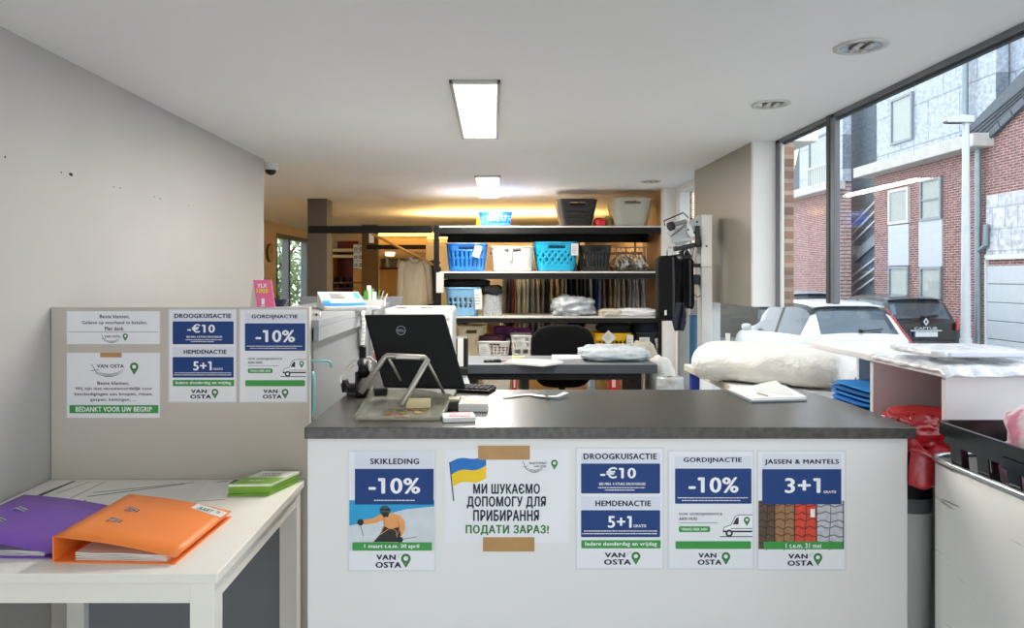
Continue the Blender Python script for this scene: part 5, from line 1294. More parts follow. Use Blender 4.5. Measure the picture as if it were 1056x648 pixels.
# clear plastic bundle
def wrapmat(name, col, a=.6): return mat(name, col, .15, var=.25, scale=14, bump=1, bscale=18, spec=.9)
pb = M(); blob(0, 0, .075, .185, .15, .09, pb, wrapmat('wrapped_linen', '#b9bfc4'), e=.75, amp=.3, fr=2.6, seed=12, flat=.001, wr=.25, nu=64, nv=32)
tag(pb.build('wrapped_bundle', None, (X(590, 6.17), 6.17, S3), smooth=True), 'bulky bundle wrapped in crinkled clear plastic on the third board', 'bundle')
lw = mat('white_linen', '#e9e9ea', .9, bump=.3)
for (a, b, hh, sd, lab) in ((617, 640, .05, 1, 'folded beige cloth on the third board right of the plastic bundle'), (634, 676, .055, 7, 'folded white net cloth at the right end of the third board')):
    m = M(); blob(0, 0, hh / 2, (X(b, 6.12) - X(a, 6.12)) / 2, .13, hh / 2 + .01, m, mat('beige_cloth', '#cfc6b4', .9, bump=.3) if sd == 1 else lw, e=.6, amp=.2, seed=sd, flat=.001, wr=.15)
    tag(m.build('folded_cloth', None, (X((a + b) / 2, 6.12), 6.12 + (.0 if sd == 1 else 0.0), S3), smooth=True), lab, 'cloth')

# ---------------------------------------------------------------- garments on the rail behind the shelves
t = thing('garment_rail', 'steel garment rail behind the shelf unit carrying the row of garments', 'rail', (X(598, 6.85), 6.85, 0))
m = M(); rz_ = 1.72; m.tube([(X(505, 6.85) - X(598, 6.85), 0, rz_), (X(684, 6.85) - X(598, 6.85), 0, rz_)], .014, wire, 10); m.build('bar', t, smooth=True)
for px in (597, 655):
    m = M(); m.tube([(X(px, 6.85) - X(598, 6.85), 0, rz_), (X(px, 6.85) - X(598, 6.85), 0, CZ - .001)], .009, wire, 10); m.build('ceiling_rod', t, smooth=True)
def garment_geo(m, mt, w, h, th, seed, top=0):
    """edge-on hanging garment: shoulders across y, thin in x, folds"""
    def fn(u, v):
        a = 2 * PI * u; sh = min(1, .55 + 1.6 * v) if v < .28 else 1
        hw_ = w / 2 * sh; fold = 1 + .25 * noise.noise(Vector((math.cos(a) * 2 + seed, math.sin(a) * 2, v * 2)))
        ww = th / 2 * (.55 + .45 * min(1, v * 3)) * fold * (1 + .22 * math.sin(7 * a + seed) * v)
        return (ww * sup(math.cos(a), .8) + .01 * math.sin(v * 3 + seed), hw_ * sup(math.sin(a), .8), top - h * v - (.06 * abs(math.sin(a)) if v < .05 else 0) * 1)
    m.grid(fn, 28, 14, mt, cu=True)
cols = [('grey-brown', '#8f8676'), ('dark grey', '#5a5652'), ('dark red', '#8c2f2c'), ('cream', '#e8d9b6'), ('pale cream', '#efe6cd'), ('cream', '#e2d2ab'), ('slate grey', '#8f929c'), ('beige', '#cfbfa5'), ('taupe', '#9c8a72'), ('black', '#2a2726'), ('beige', '#d3ba92'), ('tan', '#c5a778'), ('tan', '#cbb07e'), ('grey', '#a8a39a'),
        ('black', '#232222'), ('charcoal', '#4a4846'), ('black', '#201f21'), ('charcoal', '#55534f'), ('grey', '#b5b8bd'), ('dark navy', '#272d44'), ('blue', '#7d92cc'), ('brown', '#8f7455'), ('brown', '#a08467'), ('taupe', '#bcae94'), ('beige', '#d5cbb5'), ('beige', '#cdc3ae'), ('grey', '#c2c0b8'), ('pale grey', '#d8dadb'),
        ('white', '#eceff3'), ('white', '#e6ecf4'), ('navy', '#1c2233'), ('white', '#e9ecef'), ('navy', '#252c44'), ('white', '#e4e8ee')]
cnt = {}
n = len(cols); gx0, gx1 = X(517, 6.85), X(681, 6.85)
for k, (cn, cc) in enumerate(cols):
    cnt[cn] = cnt.get(cn, 0) + 1
    x = gx0 + (gx1 - gx0) * (k + .5) / n
    t = thing('hanging_garment', '', 'garment', (x, 6.85, 1.72), 0, 'garments on the rail behind the shelves')
    m = M(); garment_geo(m, mat('garment_' + cc.strip('#'), cc, .75, var=.12, scale=10, stretch=(6, 2, .4), bump=.2), .46, .88 + .08 * math.sin(k * 2.1), (gx1 - gx0) / n * .98, k * 1.7, -.05); m.build('cloth', t, smooth=True)
    m = M(); m.tube([(0, .005, -.06), (0, 0, .012)] + [(0, .016 * math.sin(a), .012 + .0 - .0 + .016 * (1 - math.cos(a))) for a in (.8, 1.6, 2.4, 3.2)], .002, wire, 6); m.build('hanger_hook', t, smooth=True)
    t['_c'] = cn; t['_k'] = cnt[cn]
for o_ in [q for q in COL.objects if q.name.startswith('hanging_garment')]:
    cn, k = o_['_c'], o_['_k']; tot = cnt[cn]
    o_['label'] = ('the only %s garment on the rail behind the shelves' % cn) if tot == 1 else '%s garment on the rail behind the shelves, %s of the %s ones from the left' % (cn, ORD[k - 1], cn)
    del o_['_c']; del o_['_k']

# cream shirt and dark patterned dress on a wooden pole
t = thing('wooden_pole', 'slanting wooden pole holding the cream shirt', 'pole', (X(383, 6.9), 6.9, Z(241, 6.9)))
pe = Vector((X(447, 6.3) - X(383, 6.9), 6.3 - 6.9, Z(273, 6.3) - Z(241, 6.9)))
m = M(); m.cyl((0, 0, 0), pe, .012, tan, n=10); m.build('rod', t, smooth=True, auto=.6)
m = M(); m.box(-.02, .02, -.02, .02, -.09, .03, whpl); m.build('bracket', t, bevel=.004)
def at_pole(px):
    for i in range(400):
        f = i / 400; p = Vector((X(383, 6.9), 6.9, Z(241, 6.9))) + pe * f
        if VX + p.x * F / p.y >= px: return p
p = at_pole(428)
shm = mat('cream_shirt', '#cfc0a4', .85, var=.06, bump=.25, bscale=30)
t = thing('shirt', 'cream long sleeved shirt hanging from the slanting wooden pole', 'shirt', tuple(p))
s = p.y / F
def front_garment(t, mt, w, h, z0, sleeves=True, sm=None):
    m = M()
    def fn(u, v):
        a = 2 * PI * u; sh = .32 + .68 * min(1, v / .1) ** .8 if v < .1 else 1 + .06 * (v - .1)
        hw_ = w / 2 * sh; f = 1 + .12 * math.sin(5 * a + 2 * v)
        return (hw_ * sup(math.cos(a), .75), .045 * f * sup(math.sin(a), .8) * (.5 + .5 * min(1, v * 4)) + .008 * math.sin(9 * math.cos(a) + v * 2) * v, z0 - h * v + (.012 * math.cos(a * 2) if v > .95 else 0))
    m.grid(fn, 44, 18, mt, cu=True)
    m.build('bodice', t, smooth=True)
    if sleeves:
        for sg in (-1, 1):
            m = M(); m.tube([(sg * w * .38, 0, z0 - h * .07), (sg * w * .52, -.005, z0 - h * .2), (sg * w * .575, -.012, z0 - h * .5), (sg * w * .6, -.014, z0 - h * .86)], lambda f: .04 - .012 * f, mt, 12); m.build('sleeve', t, smooth=True)
            m = M(); m.tube([(sg * w * .6, -.014, z0 - h * .85), (sg * w * .605, -.014, z0 - h * .91)], .031, mt, 12); m.build('cuff', t, smooth=True)
    m = M(); m.tube([(-.05, -.01, z0 + .0), (-.02, -.04, z0 - .03), (.02, -.04, z0 - .03), (.05, -.01, z0), (.02, .03, z0 + .01), (-.02, .03, z0 + .01)], .014, mt, 8, closed=True); m.build('collar', t, smooth=True)
    m = M(); m.tube([(0, 0, z0), (0, 0, .02), (.016, 0, .035), (.03, 0, .02)], .0025, wire, 6); m.build('hanger_hook', t, smooth=True)
front_garment(t, shm, 26 * s, (318 - 267) * s, Z(267, p.y) - p.z)
p = at_pole(443); p = p + Vector((.02, .18, .0))
t = thing('dress', 'dark patterned dress hanging behind the cream shirt', 'dress', tuple(p)); s = p.y / F
front_garment(t, mat('dark_print', '#2a1c1c', .8, var=.6, scale=60, col2='#5a3638'), 15 * s, 50 * s, Z(271, p.y) - p.z, False)

# ---------------------------------------------------------------- fourth board and below
d4 = DS + .02
bk('cream basket on the fourth board at the left, beside the white printer', 472, 500, 337, 373, d4 + .12, '#d9cdb0', 'none', taper=.8)
bk('white basket with small square holes heaped with dark clothes, fourth board', 491, 526, 353, 373, d4 - .0, '#dfddd8', 'grid', taper=.84, tags=[(-.55, .1, .08, .1, -.15)], dep=.3)
m = M(); blob(0, 0, .02, .12, .1, .04, m, mat('plum_cloth', '#47242f', .9, var=.4, bump=.5), amp=.25, seed=21, flat=0); tag(m.build('dark_clothes', None, (X(508, 6.18), 6.17, S4 + .155), smooth=True), 'plum coloured clothes heaped on the white basket of the fourth board', 'clothes')
bk('larger purple basket on the fourth board behind the white ones', 509, 531, 338, 373, d4 + .34, '#7a2178', 'slots', taper=.84, dep=.13)
bk('smaller purple basket half behind the office chair', 532.5, 548, 340, 373, d4 + .34, '#84267f', 'none', taper=.84, dep=.13)
bk('white crate with large square holes left of the office chair', 527.5, 548, 347, 373, d4, '#e1e0dc', 'square', taper=.86, tags=[(-.2, .1, .09, .08, -.25)], n=72, dep=.3)
bk('yellow basket on the fourth board right of the office chair', 614, 652, 345, 373, d4, '#dcae16', 'grid', taper=.84, tags=[(-.1, -.02, .09, .09, .75), (.86, .02, .055, .15, 0)], dep=.32, handle=False)
m = M(); blob(0, 0, .03, .13, .12, .06, m, dkc, amp=.25, seed=31, flat=0); tag(m.build('dark_clothes', None, (X(632, 6.18), 6.18, S4 + .235), smooth=True), 'black clothes bulging out of the yellow basket', 'clothes')
m = M(); blob(0, 0, .02, .1, .07, .03, m, mat('green_cloth', '#3f7f6a', .9, var=.2, bump=.4), amp=.2, seed=33, flat=0); tag(m.build('green_clothes', None, (X(643, 6.42), 6.42, S4 + .24), smooth=True), 'green clothes behind the yellow basket', 'clothes')
bk('black basket of dark clothes at the right end of the fourth board', 656, 681.5, 345, 360, d4, '#17181b', 'none', taper=.9, zb=S4 + .11, tags=[(-.35, .25, .085, .07, 0), (.75, .3, .06, .08, -.2)], dep=.3, handle=False)
m = M(); m.box(-.11, .11, 0, .3, 0, .1085, mat('brown_board', '#8e8b85', .6)); tag(m.build('storage_box', None, (X(668.5, d4 + .01), d4 + .02, S4 + .001), bevel=.003), 'grey box under the black basket at the right end of the fourth board', 'box')
m = M(); blob(0, 0, .04, .15, .13, .07, m, mat('navy_clothes', '#1c2230', .9, var=.5, bump=.5), amp=.3, seed=41, flat=0, wr=.2); tag(m.build('dark_clothes', None, (X(671, 6.17), 6.17, S4 + .235), smooth=True), 'navy and black clothes piled in the right hand black basket', 'clothes')
m = M(); blob(0, 0, .03, .055, .05, .04, m, mat('khaki_cloth', '#7b6b4e', .9, bump=.4), amp=.2, seed=43, flat=0); tag(m.build('khaki_clothes', None, (X(476, 6.3), 6.28, S4 + .295), smooth=True), 'khaki clothes heaped on the cream basket', 'clothes')
# boards between: cardboard
for px, py0, py1, c, lab in ((505, 334, 346, '#cdb894', 'small beige carton under the third board behind the purple basket'), (600, 335, 352, '#d9d7d1', 'white carton behind the office chair back')):
    m = M(); m.box(-.06, .06, 0, .05, 0.0005, Z(py0, 6.4) - S4, mat('carton' + c, c, .7)); tag(m.build('carton', None, (X(px, 6.44) + (.03 if px == 505 else .1), 6.515, S4), bevel=.002), lab, 'box')

# ================================================================ DESK, CHAIR
DD = 4.7
dz = EYE - .578
o = (X(580, DD), DD, 0)
desk = thing('desk', 'dark grey desk behind the counter, in front of the office chair', 'desk', o)
dtop = mat('desk_grey', '#7f8487', .45, var=.1, scale=30); dedge = mat('desk_edge', '#41464d', .5)
m = M(); lb(m, X(477, DD), X(678, DD), DD, DD + .52, dz - .058, dz, dtop, o); lb(m, X(477, DD), X(678, DD), DD - .004, DD, dz - .06, dz - .002, dedge, o); m.build('desktop', desk, bevel=.003)
m = M(); lb(m, X(481, DD), X(660, DD), DD + .03, DD + .06, dz - .105, dz - .058, black, o); m.build('apron', desk)
for px in (484, 538, 655):
    m = M(); lb(m, X(px, DD), X(px, DD) + .05, DD + .04, DD + .48, 0, dz - .058, black, o); m.build('leg', desk)
# side return of the desk
o2 = (X(470, 4.0), 4.0, 0)
t = thing('side_desk', 'grey side desk running from the monitor to the dark desk', 'desk', o2)
m = M(); m.prism([(X(452, 3.3), 3.3), (X(478, 3.3) + .06, 3.3), (X(478, 4.69), 4.69), (X(452, 3.3), 4.69)], lambda u, v, q: (u - o2[0], v - o2[1], dz - .04 + .04 * q), dtop); m.build('desktop', t, bevel=.003)
m = M(); lb(m, X(452, 3.3) + .01, X(452, 3.3) + .03, 3.35, 4.65, 0, dz - .04, greyd, o2); m.build('side_panel', t)
# printer-like white box behind the monitor
p = Vector((X(431, 3.55), 3.55, dz))
t = thing('printer', 'white printer behind the black monitor', 'printer', tuple(p))
hw_ = (X(467, 3.55) - X(396, 3.55)) / 2; hh = Z(318.5, 3.55) - dz
m = M(); m.box(-hw_, hw_, 0, .38, .001, hh, whpl); m.build('case', t, bevel=.015)
m = M(); m.box(-hw_ + .06, -hw_ + .11, .02, .04, hh, hh + .004, blackp); m.box(hw_ - .16, hw_ - .10, .02, .04, hh, hh + .004, blackp); m.build('lid_hinge', t)
m = M()
for k in range(5): m.box(hw_ - .05, hw_ - .012, -.004, 0.0, hh - .05 - k * .05, hh - .02 - k * .05, mat('printer_grey', '#c9c9c6', .4))
m.build('tray_slots', t)
t2 = thing('label_printer', 'small black box with a white tag on the side desk beside the monitor', 'box', (X(474, 4.2), 4.2, dz))
m = M(); m.box(-.045, .045, 0, .15, .001, Z(349, 4.2) - dz, blackp); m.box(-.05, .05, -.03, 0, .001, .045, blackp); m.build('case', t2, bevel=.006)
m = M(); m.box(-.012, .022, -.004, -.001, .05, Z(349, 4.2) - dz + .0, cardtag); m.build('paper_tag', t2)
# chair
DCH = 5.42
t = thing('office_chair', 'black office chair behind the dark desk', 'chair', (X(580, DCH), DCH, 0))
cw = (612 - 547) * DCH / F / 2; ztop = Z(335, DCH); zbo = Z(400, DCH)
fab = mat('chair_fabric', '#0f0f10', .9, spec=.2, var=.2, bump=.15, bscale=200)
m = M()
def cb(u, v):
    a = 2 * PI * u
    b = PI * (v - .5); x = sup(math.cos(b), .35) * sup(math.cos(a), .55); z = sup(math.cos(b), .35) * sup(math.sin(a), .55)
    return (x * cw * (1 - .1 * max(0, -z)) , .035 * sup(math.sin(b), .5) + .05 * x * x * -1, (ztop + zbo) / 2 + z * (ztop - zbo) / 2)
m.grid(cb, 44, 14, fab, cu=True); m.build('backrest', t, smooth=True)
m = M(); blob(0, .24 * -1, .52, .25, .24, .04, m, fab, e=.5, amp=0); m.build('seat', t, smooth=True)
m = M(); m.cyl((0, -.24, .12), (0, -.24, .49), .028, black); m.bar((0, -.2, .48), (0, .03, .5), .05, .02, black); m.bar((0, .045, .49), (0, .045, .8), .05, .015, black); m.build('column', t)
for k in range(5):
    a = 2 * PI * k / 5 + .3; m = M(); e = Vector((.28 * math.cos(a), -.24 + .28 * math.sin(a), .075)); m.bar((0, -.24, .12), e, .045, .03, black); lg_ = m.build('base_leg', t)
    m = M(); m.cyl(e + Vector((-.02, 0, -.045)), e + Vector((.02, 0, -.045)), .028, blackp); m.build('caster', lg_)
# on the desk
def K2(px, py, z=0): d = (EYE - dz - z) * F / (py - VY); return Vector((X(px, d), d, dz + z))
m = M(); m.box(-.06, .06, -.035, .035, 0.001, .014, blackp); m.box(-.05, .05, -.028, .028, .014, .015, mat('screen_dark', '#0c0d10', .1)); tag(m.build('mobile_phone', None, tuple(K2(508, 373.5)), bevel=.003), 'black mobile phone lying on the dark desk', 'phone')
m = M(); m.cyl((-.08, 0, .006), (.08, -.02, .006), .005, bag_r, n=8); tag(m.build('red_pen', None, tuple(K2(526, 373))), 'red pen beside the phone on the dark desk', 'pen')
for pts, z, lab, mt_ in (([(520, 375.5), (560, 378.5), (581, 375.5), (572, 373), (530, 372)], .012, 'stack of white papers on the dark desk beside the red pen', paperw), ([(569, 371.5), (602, 371.0), (600, 367.2), (569, 367.2)], .008, 'white sheets on the dark desk before the office chair', paper)):
    q = [K2(a, b, 0) for a, b in pts]; c = q[0]; m = M(); m.prism([((p_ - c).x, (p_ - c).y) for p_ in q], lambda u, v, k: (u, v, .0008 + k * z), mt_); tag(m.build('paper_pile', None, tuple(c)), lab, 'papers')
m = M(); m.box(-.05, .04, -.02, .02, .001, .02, mat('yellow_note', '#e6e2a0', .6)); tag(m.build('sticky_notes', None, tuple(K2(535, 370.5, .0)), bevel=.002), 'small pale yellow note block on the dark desk', 'notes')
bagm = mat('blue_green_wrap', '#c3cfd6', .2, var=.3, scale=9, bump=.8, bscale=20, col2='#dfe6ea', spec=.9)
m = M(); blob(0, 0, .05, (X(668, 4.95) - X(597, 4.95)) / 2, .16, .055, m, bagm, e=.5, ez=.8, amp=.12, fr=3, seed=51, flat=.001, wr=.12, nu=56, nv=24)
tag(m.build('wrapped_parcel', None, (X(633, 4.95), 4.95, dz), smooth=True), 'flat parcel in shiny pale plastic on the right of the dark desk', 'parcel')
# under the desk
bk('white basket with holes on the floor under the dark desk', 497, 527, 384, 425, 5.5, '#d8d2c4', 'square', taper=.8, zb=.001, n=72) if False else None
fl = 6.02
t = bk('white basket with holes on the low board under the dark desk', 497, 527, 386, 408, 5.75, '#d8d2c4', 'leaf', taper=.82, zb=Z(408, 5.75), dep=.2)
m = M(); zz = Z(408, 5.75); m.box(X(470, 5.9) - X(575, 5.9), X(690, 5.9) - X(575, 5.9), -.16, .09, -.03, 0, shelft)
for px in (472, 688):
    for y in (-.15, .06): m.box(X(px, 5.9) - X(575, 5.9) - .015, X(px, 5.9) - X(575, 5.9) + .015, y, y + .03, -zz, -.03, shelfm)
tag(m.build('low_shelf', None, (X(575, 5.9), 5.87, zz)), 'low pale shelf on black legs behind the dark desk', 'shelf')
def low(name, px, d_, w, h, mt_, lab, cat):
    m = M(); m.box(-w / 2, w / 2, 0, .06, .001, h, mt_); m.box(-w * .2, w * .2, -.002, 0, h * .3, h * .8, cardtag); return tag(m.build(name, None, (X(px, d_), d_, zz), bevel=.006), lab, cat)
low('red_carton', 633, 5.8, .075, .19, bag_r, 'red carton on the low shelf under the dark desk, left one of two', 'box')
low('red_carton', 648, 5.8, .06, .19, bag_r, 'red carton on the low shelf under the dark desk, right one of two', 'box')
low('red_folder', 530.5, 5.8, .035, .18, bag_r, 'narrow red folder right of the white basket under the dark desk', 'folder')
m = M(); m.lathe([(.001, 0.001), (.03, .001), (.032, .01), (.032, .1), (.014, .13), (.014, .15), (.001, .15)], (0, 0, 0), mat('bottle_grey', '#8e9aa4', .2), 18); tag(m.build('bottle', None, (X(610, 5.8), 5.8, zz), smooth=True), 'grey bottle on the low shelf under the dark desk', 'bottle')
# white sacks right of the desk
sackw = mat('white_sack', '#d9d7d0', .7, var=.06, bump=.4, bscale=20)
m = M(); blob(0, 0, .5, .12, .16, .5, m, mat('beige_sack', '#a9a18f', .8, var=.15, bump=.5, bscale=15), e=.8, ez=.6, amp=.08, fr=2, seed=61, flat=0.001, wr=.03); tag(m.build('sack', None, (X(664, 5.5), 5.5, 0), smooth=True), 'tall beige sack behind the right end of the dark desk', 'sack')
m = M(); blob(0, 0, .46, .115, .16, .455, m, sackw, e=.8, ez=.6, amp=.08, fr=2, seed=63, flat=0.001, wr=.03); tag(m.build('sack', None, (X(681, 5.15) , 5.15, 0), smooth=True), 'tall white sack standing right of the dark desk', 'sack')
t = thing('plastic_roll', 'roll of clear plastic film standing right of the dark desk', 'roll', (X(691, 4.5), 4.5, 0))
zt_ = Z(388.5, 4.5)
m = M(); m.lathe([(.02, zt_ - .002), (.075, zt_), (.085, zt_ - .008), (.085, .002), (.02, .002), (.02, zt_ - .002)], (0, 0, 0), wrapmat('film_roll', '#b9bdbd'), 28); m.build('film', t, smooth=True, auto=.7)
m = M(); m.lathe([(.019, zt_ + .002), (.014, zt_ + .002), (.014, .001), (.019, .001), (.019, zt_ + .002)], (0, 0, 0), mat('core_card', '#8a7a63', .8), 18); m.build('core', t, smooth=True)

# ================================================================ BAGGING MACHINE WITH BLACK JACKETS
dm_ = 4.3
o = (X(728, dm_), dm_, 0)
mc = thing('garment_machine', 'white steel garment finishing machine on a tall post before the grey pier', 'machine', o)
mw = mat('machine_white', '#e6e6e2', .35, var=.03); mg = mat('machine_grey', '#9a9c98', .35, .5, var=.08); mk = mat('machine_black', '#232223', .5)
def mb_(name, px0, px1, py0, py1, y0, y1, mt_, bev=.003, par=None):
    m = M(); lb(m, X(px0, dm_), X(px1, dm_), y0, y1, Z(py1, dm_) if py1 else 0, Z(py0, dm_), mt_, o); return m.build(name, par or mc, bevel=bev)
mb_('post', 723.5, 734.5, 221.5, None, dm_, dm_ + .09, mw)
m = M(); m.cyl((X(728.5, dm_) - o[0], -.002, Z(254, dm_)), (X(728.5, dm_) - o[0], -.004, Z(254, dm_)), .006, mk, n=10); m.cyl((X(728, dm_) - o[0] - .0, -.002, Z(275.5, dm_)), (X(728.5, dm_) - o[0], -.003, Z(275.5, dm_)), .002, mk, n=8); m.box(-.03, .036, -.0015, .0, Z(275.7, dm_), Z(275.2, dm_), mg); m.build('screw', mc)
def P3(px, py, y): d = dm_ + y; return Vector((X(px, d) - o[0], y, Z(py, d)))
m = M()
prof = [(687.5, 240), (707, 231), (720, 222), (723.5, 222), (723.5, 243), (712, 248), (699, 257)]
m.add([P3(a, b, 0.0) for a, b in prof] + [P3(a, b, .26) for a, b in prof], [tuple(range(7)), tuple(range(13, 6, -1))] + [(k, (k + 1) % 7, 7 + (k + 1) % 7, 7 + k) for k in range(7)], mat('machine_head', '#b4b6b2', .4, .2, var=.05)); m.build('head', mc, bevel=.004)
m = M(); m.add([P3(707.5, 232, -.01), P3(709.5, 226, -.01), P3(717, 244, -.01), P3(714.5, 247.5, -.01), P3(708, 240, -.01)], [(0, 1, 2, 3, 4)], mw); m.build('side_plate', mc, solid=.008, bevel=.002)
m = M()
for px, py in ((713, 225.5), (719, 229), (709.5, 237), (716, 240)): m.cyl(P3(px, py, -.018), P3(px, py, -.004), .006, mk, n=10)
m.build('screw', mc)
m = M(); m.cyl(P3(690, 233.5, -.06), P3(707, 228.5, -.03), .014, mg, n=14); m.cyl(P3(690, 234, -.065), P3(694, 232.7, -.058), .026, mk, n=18); m.build('roller', mc, smooth=True, auto=.6)
m = M(); m.tube([P3(686, 233, -.05), P3(684.5, 228, -.05), P3(704.5, 219.5, -.05), P3(710, 224.5, -.02)], .004, mk, 8); m.build('wire_guide', mc, smooth=True)
m = M(); m.tube([P3(692, 244, -.012), P3(703, 236, -.012), P3(706, 232, -.012)], .005, mg, 8); m.bar(P3(693, 249, -.02), P3(716, 246, -.02), .02, .02, mg); m.build('feed_arm', mc)
m = M(); m.bar(P3(695, 257, .02), P3(723, 252, .02), .04, .03, mk); m.bar(P3(704, 258, .04), P3(713, 275, .04), .04, .05, mk); m.bar(P3(709, 274, .04), P3(723.5, 274, .04), .04, .022, mk); m.bar(P3(719, 233, -.01), P3(720, 254, -.01), .025, .03, mk); m.bar(P3(717, 255, .0), P3(714, 272, .0), .02, .03, mg); m.build('bracket', mc, bevel=.003)
m = M(); m.bar(P3(712, 289, .05), P3(723.5, 289, .05), .05, .055, mk); m.bar(P3(700, 285, .06), P3(722, 285, .06), .03, .02, mk); m.build('clamp', mc, bevel=.003)
m = M(); m.tube([P3(714, 296, .02), P3(715, 303, .02), P3(719, 307, .02), P3(723, 305, .02), P3(724, 300, .02)], .003, mk, 6); m.build('hose', mc, smooth=True)
m = M(); m.bar(P3(684, 266, .03), P3(709, 262, .03), .02, .015, mk); m.build('hanger_bar', mc)
m = M(); lb(m, X(701, 4.6), X(711, 4.6), 4.6, 4.66, 0, Z(262, 4.6), mg, o); m.build('rear_post', mc, bevel=.003)
jm = mat('black_jacket', '#0c0c0d', .85, spec=.2, var=.3, bump=.2, bscale=50)
def jacket(label, px0, px1, py0, py1, d, seed, mt_):
    s = d / F; c = Vector((X((px0 + px1) / 2, d), d, Z(py0, d) )); t = thing('jacket', label, 'jacket', tuple(c), 0, 'black garments on the machine')
    w = (px1 - px0) * s; h = (py1 - py0) * s; m = M()
    def fn(u, v):
        a = 2 * PI * u; sh = .72 + .28 * min(1, v / .07) ** .7
        f = 1 + .16 * math.sin(4 * a + seed) + .1 * noise.noise(Vector((math.cos(a) * 3, v * 3, seed)))
        return (w / 2 * sh * sup(math.cos(a), .6) * (1 + .04 * math.sin(6 * v + seed)), .075 * f * sup(math.sin(a), .7), -h * v + .01 * math.sin(4 * a + seed) * (v > .97))
    m.grid(fn, 40, 20, mt_, cu=True); m.add([fn(i / 40, 0) for i in range(40)], [tuple(range(40))], mt_); m.add([fn(i / 40, 1) for i in range(40)], [tuple(range(40))], mt_); m.build('cloth', t, smooth=True, auto=.8)
    m = M(); m.tube([(0, 0, -.01), (0, 0, .04), (.012, 0, .055), (.024, 0, .045)], .003, wire, 6); m.build('hanger_hook', t, smooth=True)
    m = M(); m.stroke([(w * .1, -h * .03), (w * .13, -h * .5), (w * .12, -h * .97)], .012, mat('jacket_edge', '#2a2a33', .7), .09); m.build('seam', t)
    return t
j = jacket('longer black jacket hanging on the machine, nearest the shelves', 677, 699, 264, 329, 4.22, 1.0, jm)
m = M(); m.T = Matrix.Translation((-.03, -.085, -.33)); m.rect(-.006, .006, -.014, .014, cardtag, .002); m.build('care_label', j, solid=.002)
jacket('shorter black jacket hanging on the machine, nearest the white post', 697, 714, 267, 317, 4.3, 3.2, jm)
m = M(); m.grid(lambda u, v: (.05 * (u - .5) * (1 + .4 * math.sin(3 * v)), .02 * math.sin(9 * u + 4 * v), -.16 * v), 10, 10, mat('navy_scarf', '#20222f', .9, var=.6, scale=50)); tag(m.build('scarf', None, (X(697, 4.2), 4.13, Z(312, 4.2)), smooth=True, solid=.01), 'dark speckled scarf hanging below the black jackets', 'scarf')
# blue drum seen between post and leg
m = M(); m.lathe([(.001, 0), (.036, 0), (.038, .01), (.038, 1.23), (.036, 1.24), (.001, 1.24)], (0, 0, 0), mat('blue_drum', '#2a628a', .5, var=.1), 24); tag(m.build('rolled_film', None, (X(714.5, 4.85), 4.85, 0), smooth=True), 'tall blue roll standing behind the machine post', 'roll')
# ================================================================ SACK TABLE, WHITE UNIT, CART
def zof(py, d): return Z(py, d)
st = thing('work_table', 'pale table with blue legs under the white linen sack', 'table', (1.0, 3.4, 0))
o = (1.0, 3.4, 0)
tz2 = 1.04
edgeb = mat('table_edge', '#c9c3ad', .5); blueleg = mat('blue_leg', '#23318f', .4)
m = M(); lb(m, 1.0, 1.37, 2.85, 3.757, tz2 - .03, tz2, whitem, o); lb(m, 1.0 - .004, 1.0, 2.85, 3.757, tz2 - .032, tz2 - .002, edgeb, o); m.build('tabletop', st, bevel=.003)
for x0, y0 in ((1.02, 3.69), (1.02, 2.9), (1.3, 3.64), (1.3, 2.9)):
    m = M(); lb(m, x0, x0 + .04, y0, y0 + .04, 0, tz2 - .03, blueleg, o); m.build('leg', st)
m = M(); lb(m, 1.03, 1.33, 3.60, 3.62, .2, tz2 - .12, blueleg, o); m.build('rear_panel', st)
# white sack: big lying bag of linen
sk = mat('linen_sack', '#e0ded6', .45, var=.03, bump=.35, bscale=70, spec=.6)
t = thing('linen_sack', 'big white plastic sack of linen lying on the pale table', 'sack', (0, 0, tz2))
m = M()
A0 = Vector((X(722, 3.3), 3.33, .076)); A1 = Vector((X(880, 2.96), 2.95, .084))
def skf(u, v):
    a = 2 * PI * u; q = min(1, v / .12); q = math.sqrt(max(0, 1 - (1 - q) ** 2)); q2 = min(1, (1 - v) / .06); q2 = math.sqrt(max(0, 1 - (1 - q2) ** 2)); k = q * q2
    c = A0.lerp(A1, v); wv = 1 + .07 * noise.noise(Vector((math.cos(a) * 1.5, math.sin(a) * 1.5, v * 5))) + .03 * noise.noise(Vector((math.cos(a) * 4, math.sin(a) * 4, v * 14)))
    rz2 = .078 + .012 * v + .004 * math.sin(v * 7); d_ = (A1 - A0).normalized(); nn = Vector((-d_.y, d_.x, 0))
    p = c + nn * (sup(math.cos(a), .75) * .21 * wv * k) + Vector((0, 0, sup(math.sin(a), .75) * rz2 * wv * k))
    p.z = max(p.z, .004); return p
m.grid(skf, 56, 60, sk, cu=True); m.build('sack_body', t, smooth=True)
m = M()
for k in range(7): 
    p = skf(.62 + .02 * k, .16 + .012 * k); m.tube([p + Vector((-.01, -.01, .012)), p + Vector((.01, -.02, -.0)), p + Vector((.025, -.012, .014))], .005, wrapmat('knot_plastic', '#dfe4e6'), 6)
m.build('tied_corner', t, smooth=True)
m = M(); m.cyl((0, 0, 0), (0, 0, .15), .014, whpl, n=14); tag(m.build('tube_end', None, (X(750.5, 3.62), 3.62, tz2 + .19)), 'short white tube standing behind the linen sack', 'tube') if False else None
t = thing('spray_bottle', 'slim white bottle standing behind the left end of the linen sack', 'bottle', (X(750.5, 3.66), 3.66, tz2))
hb_ = Z(344, 3.66) - tz2
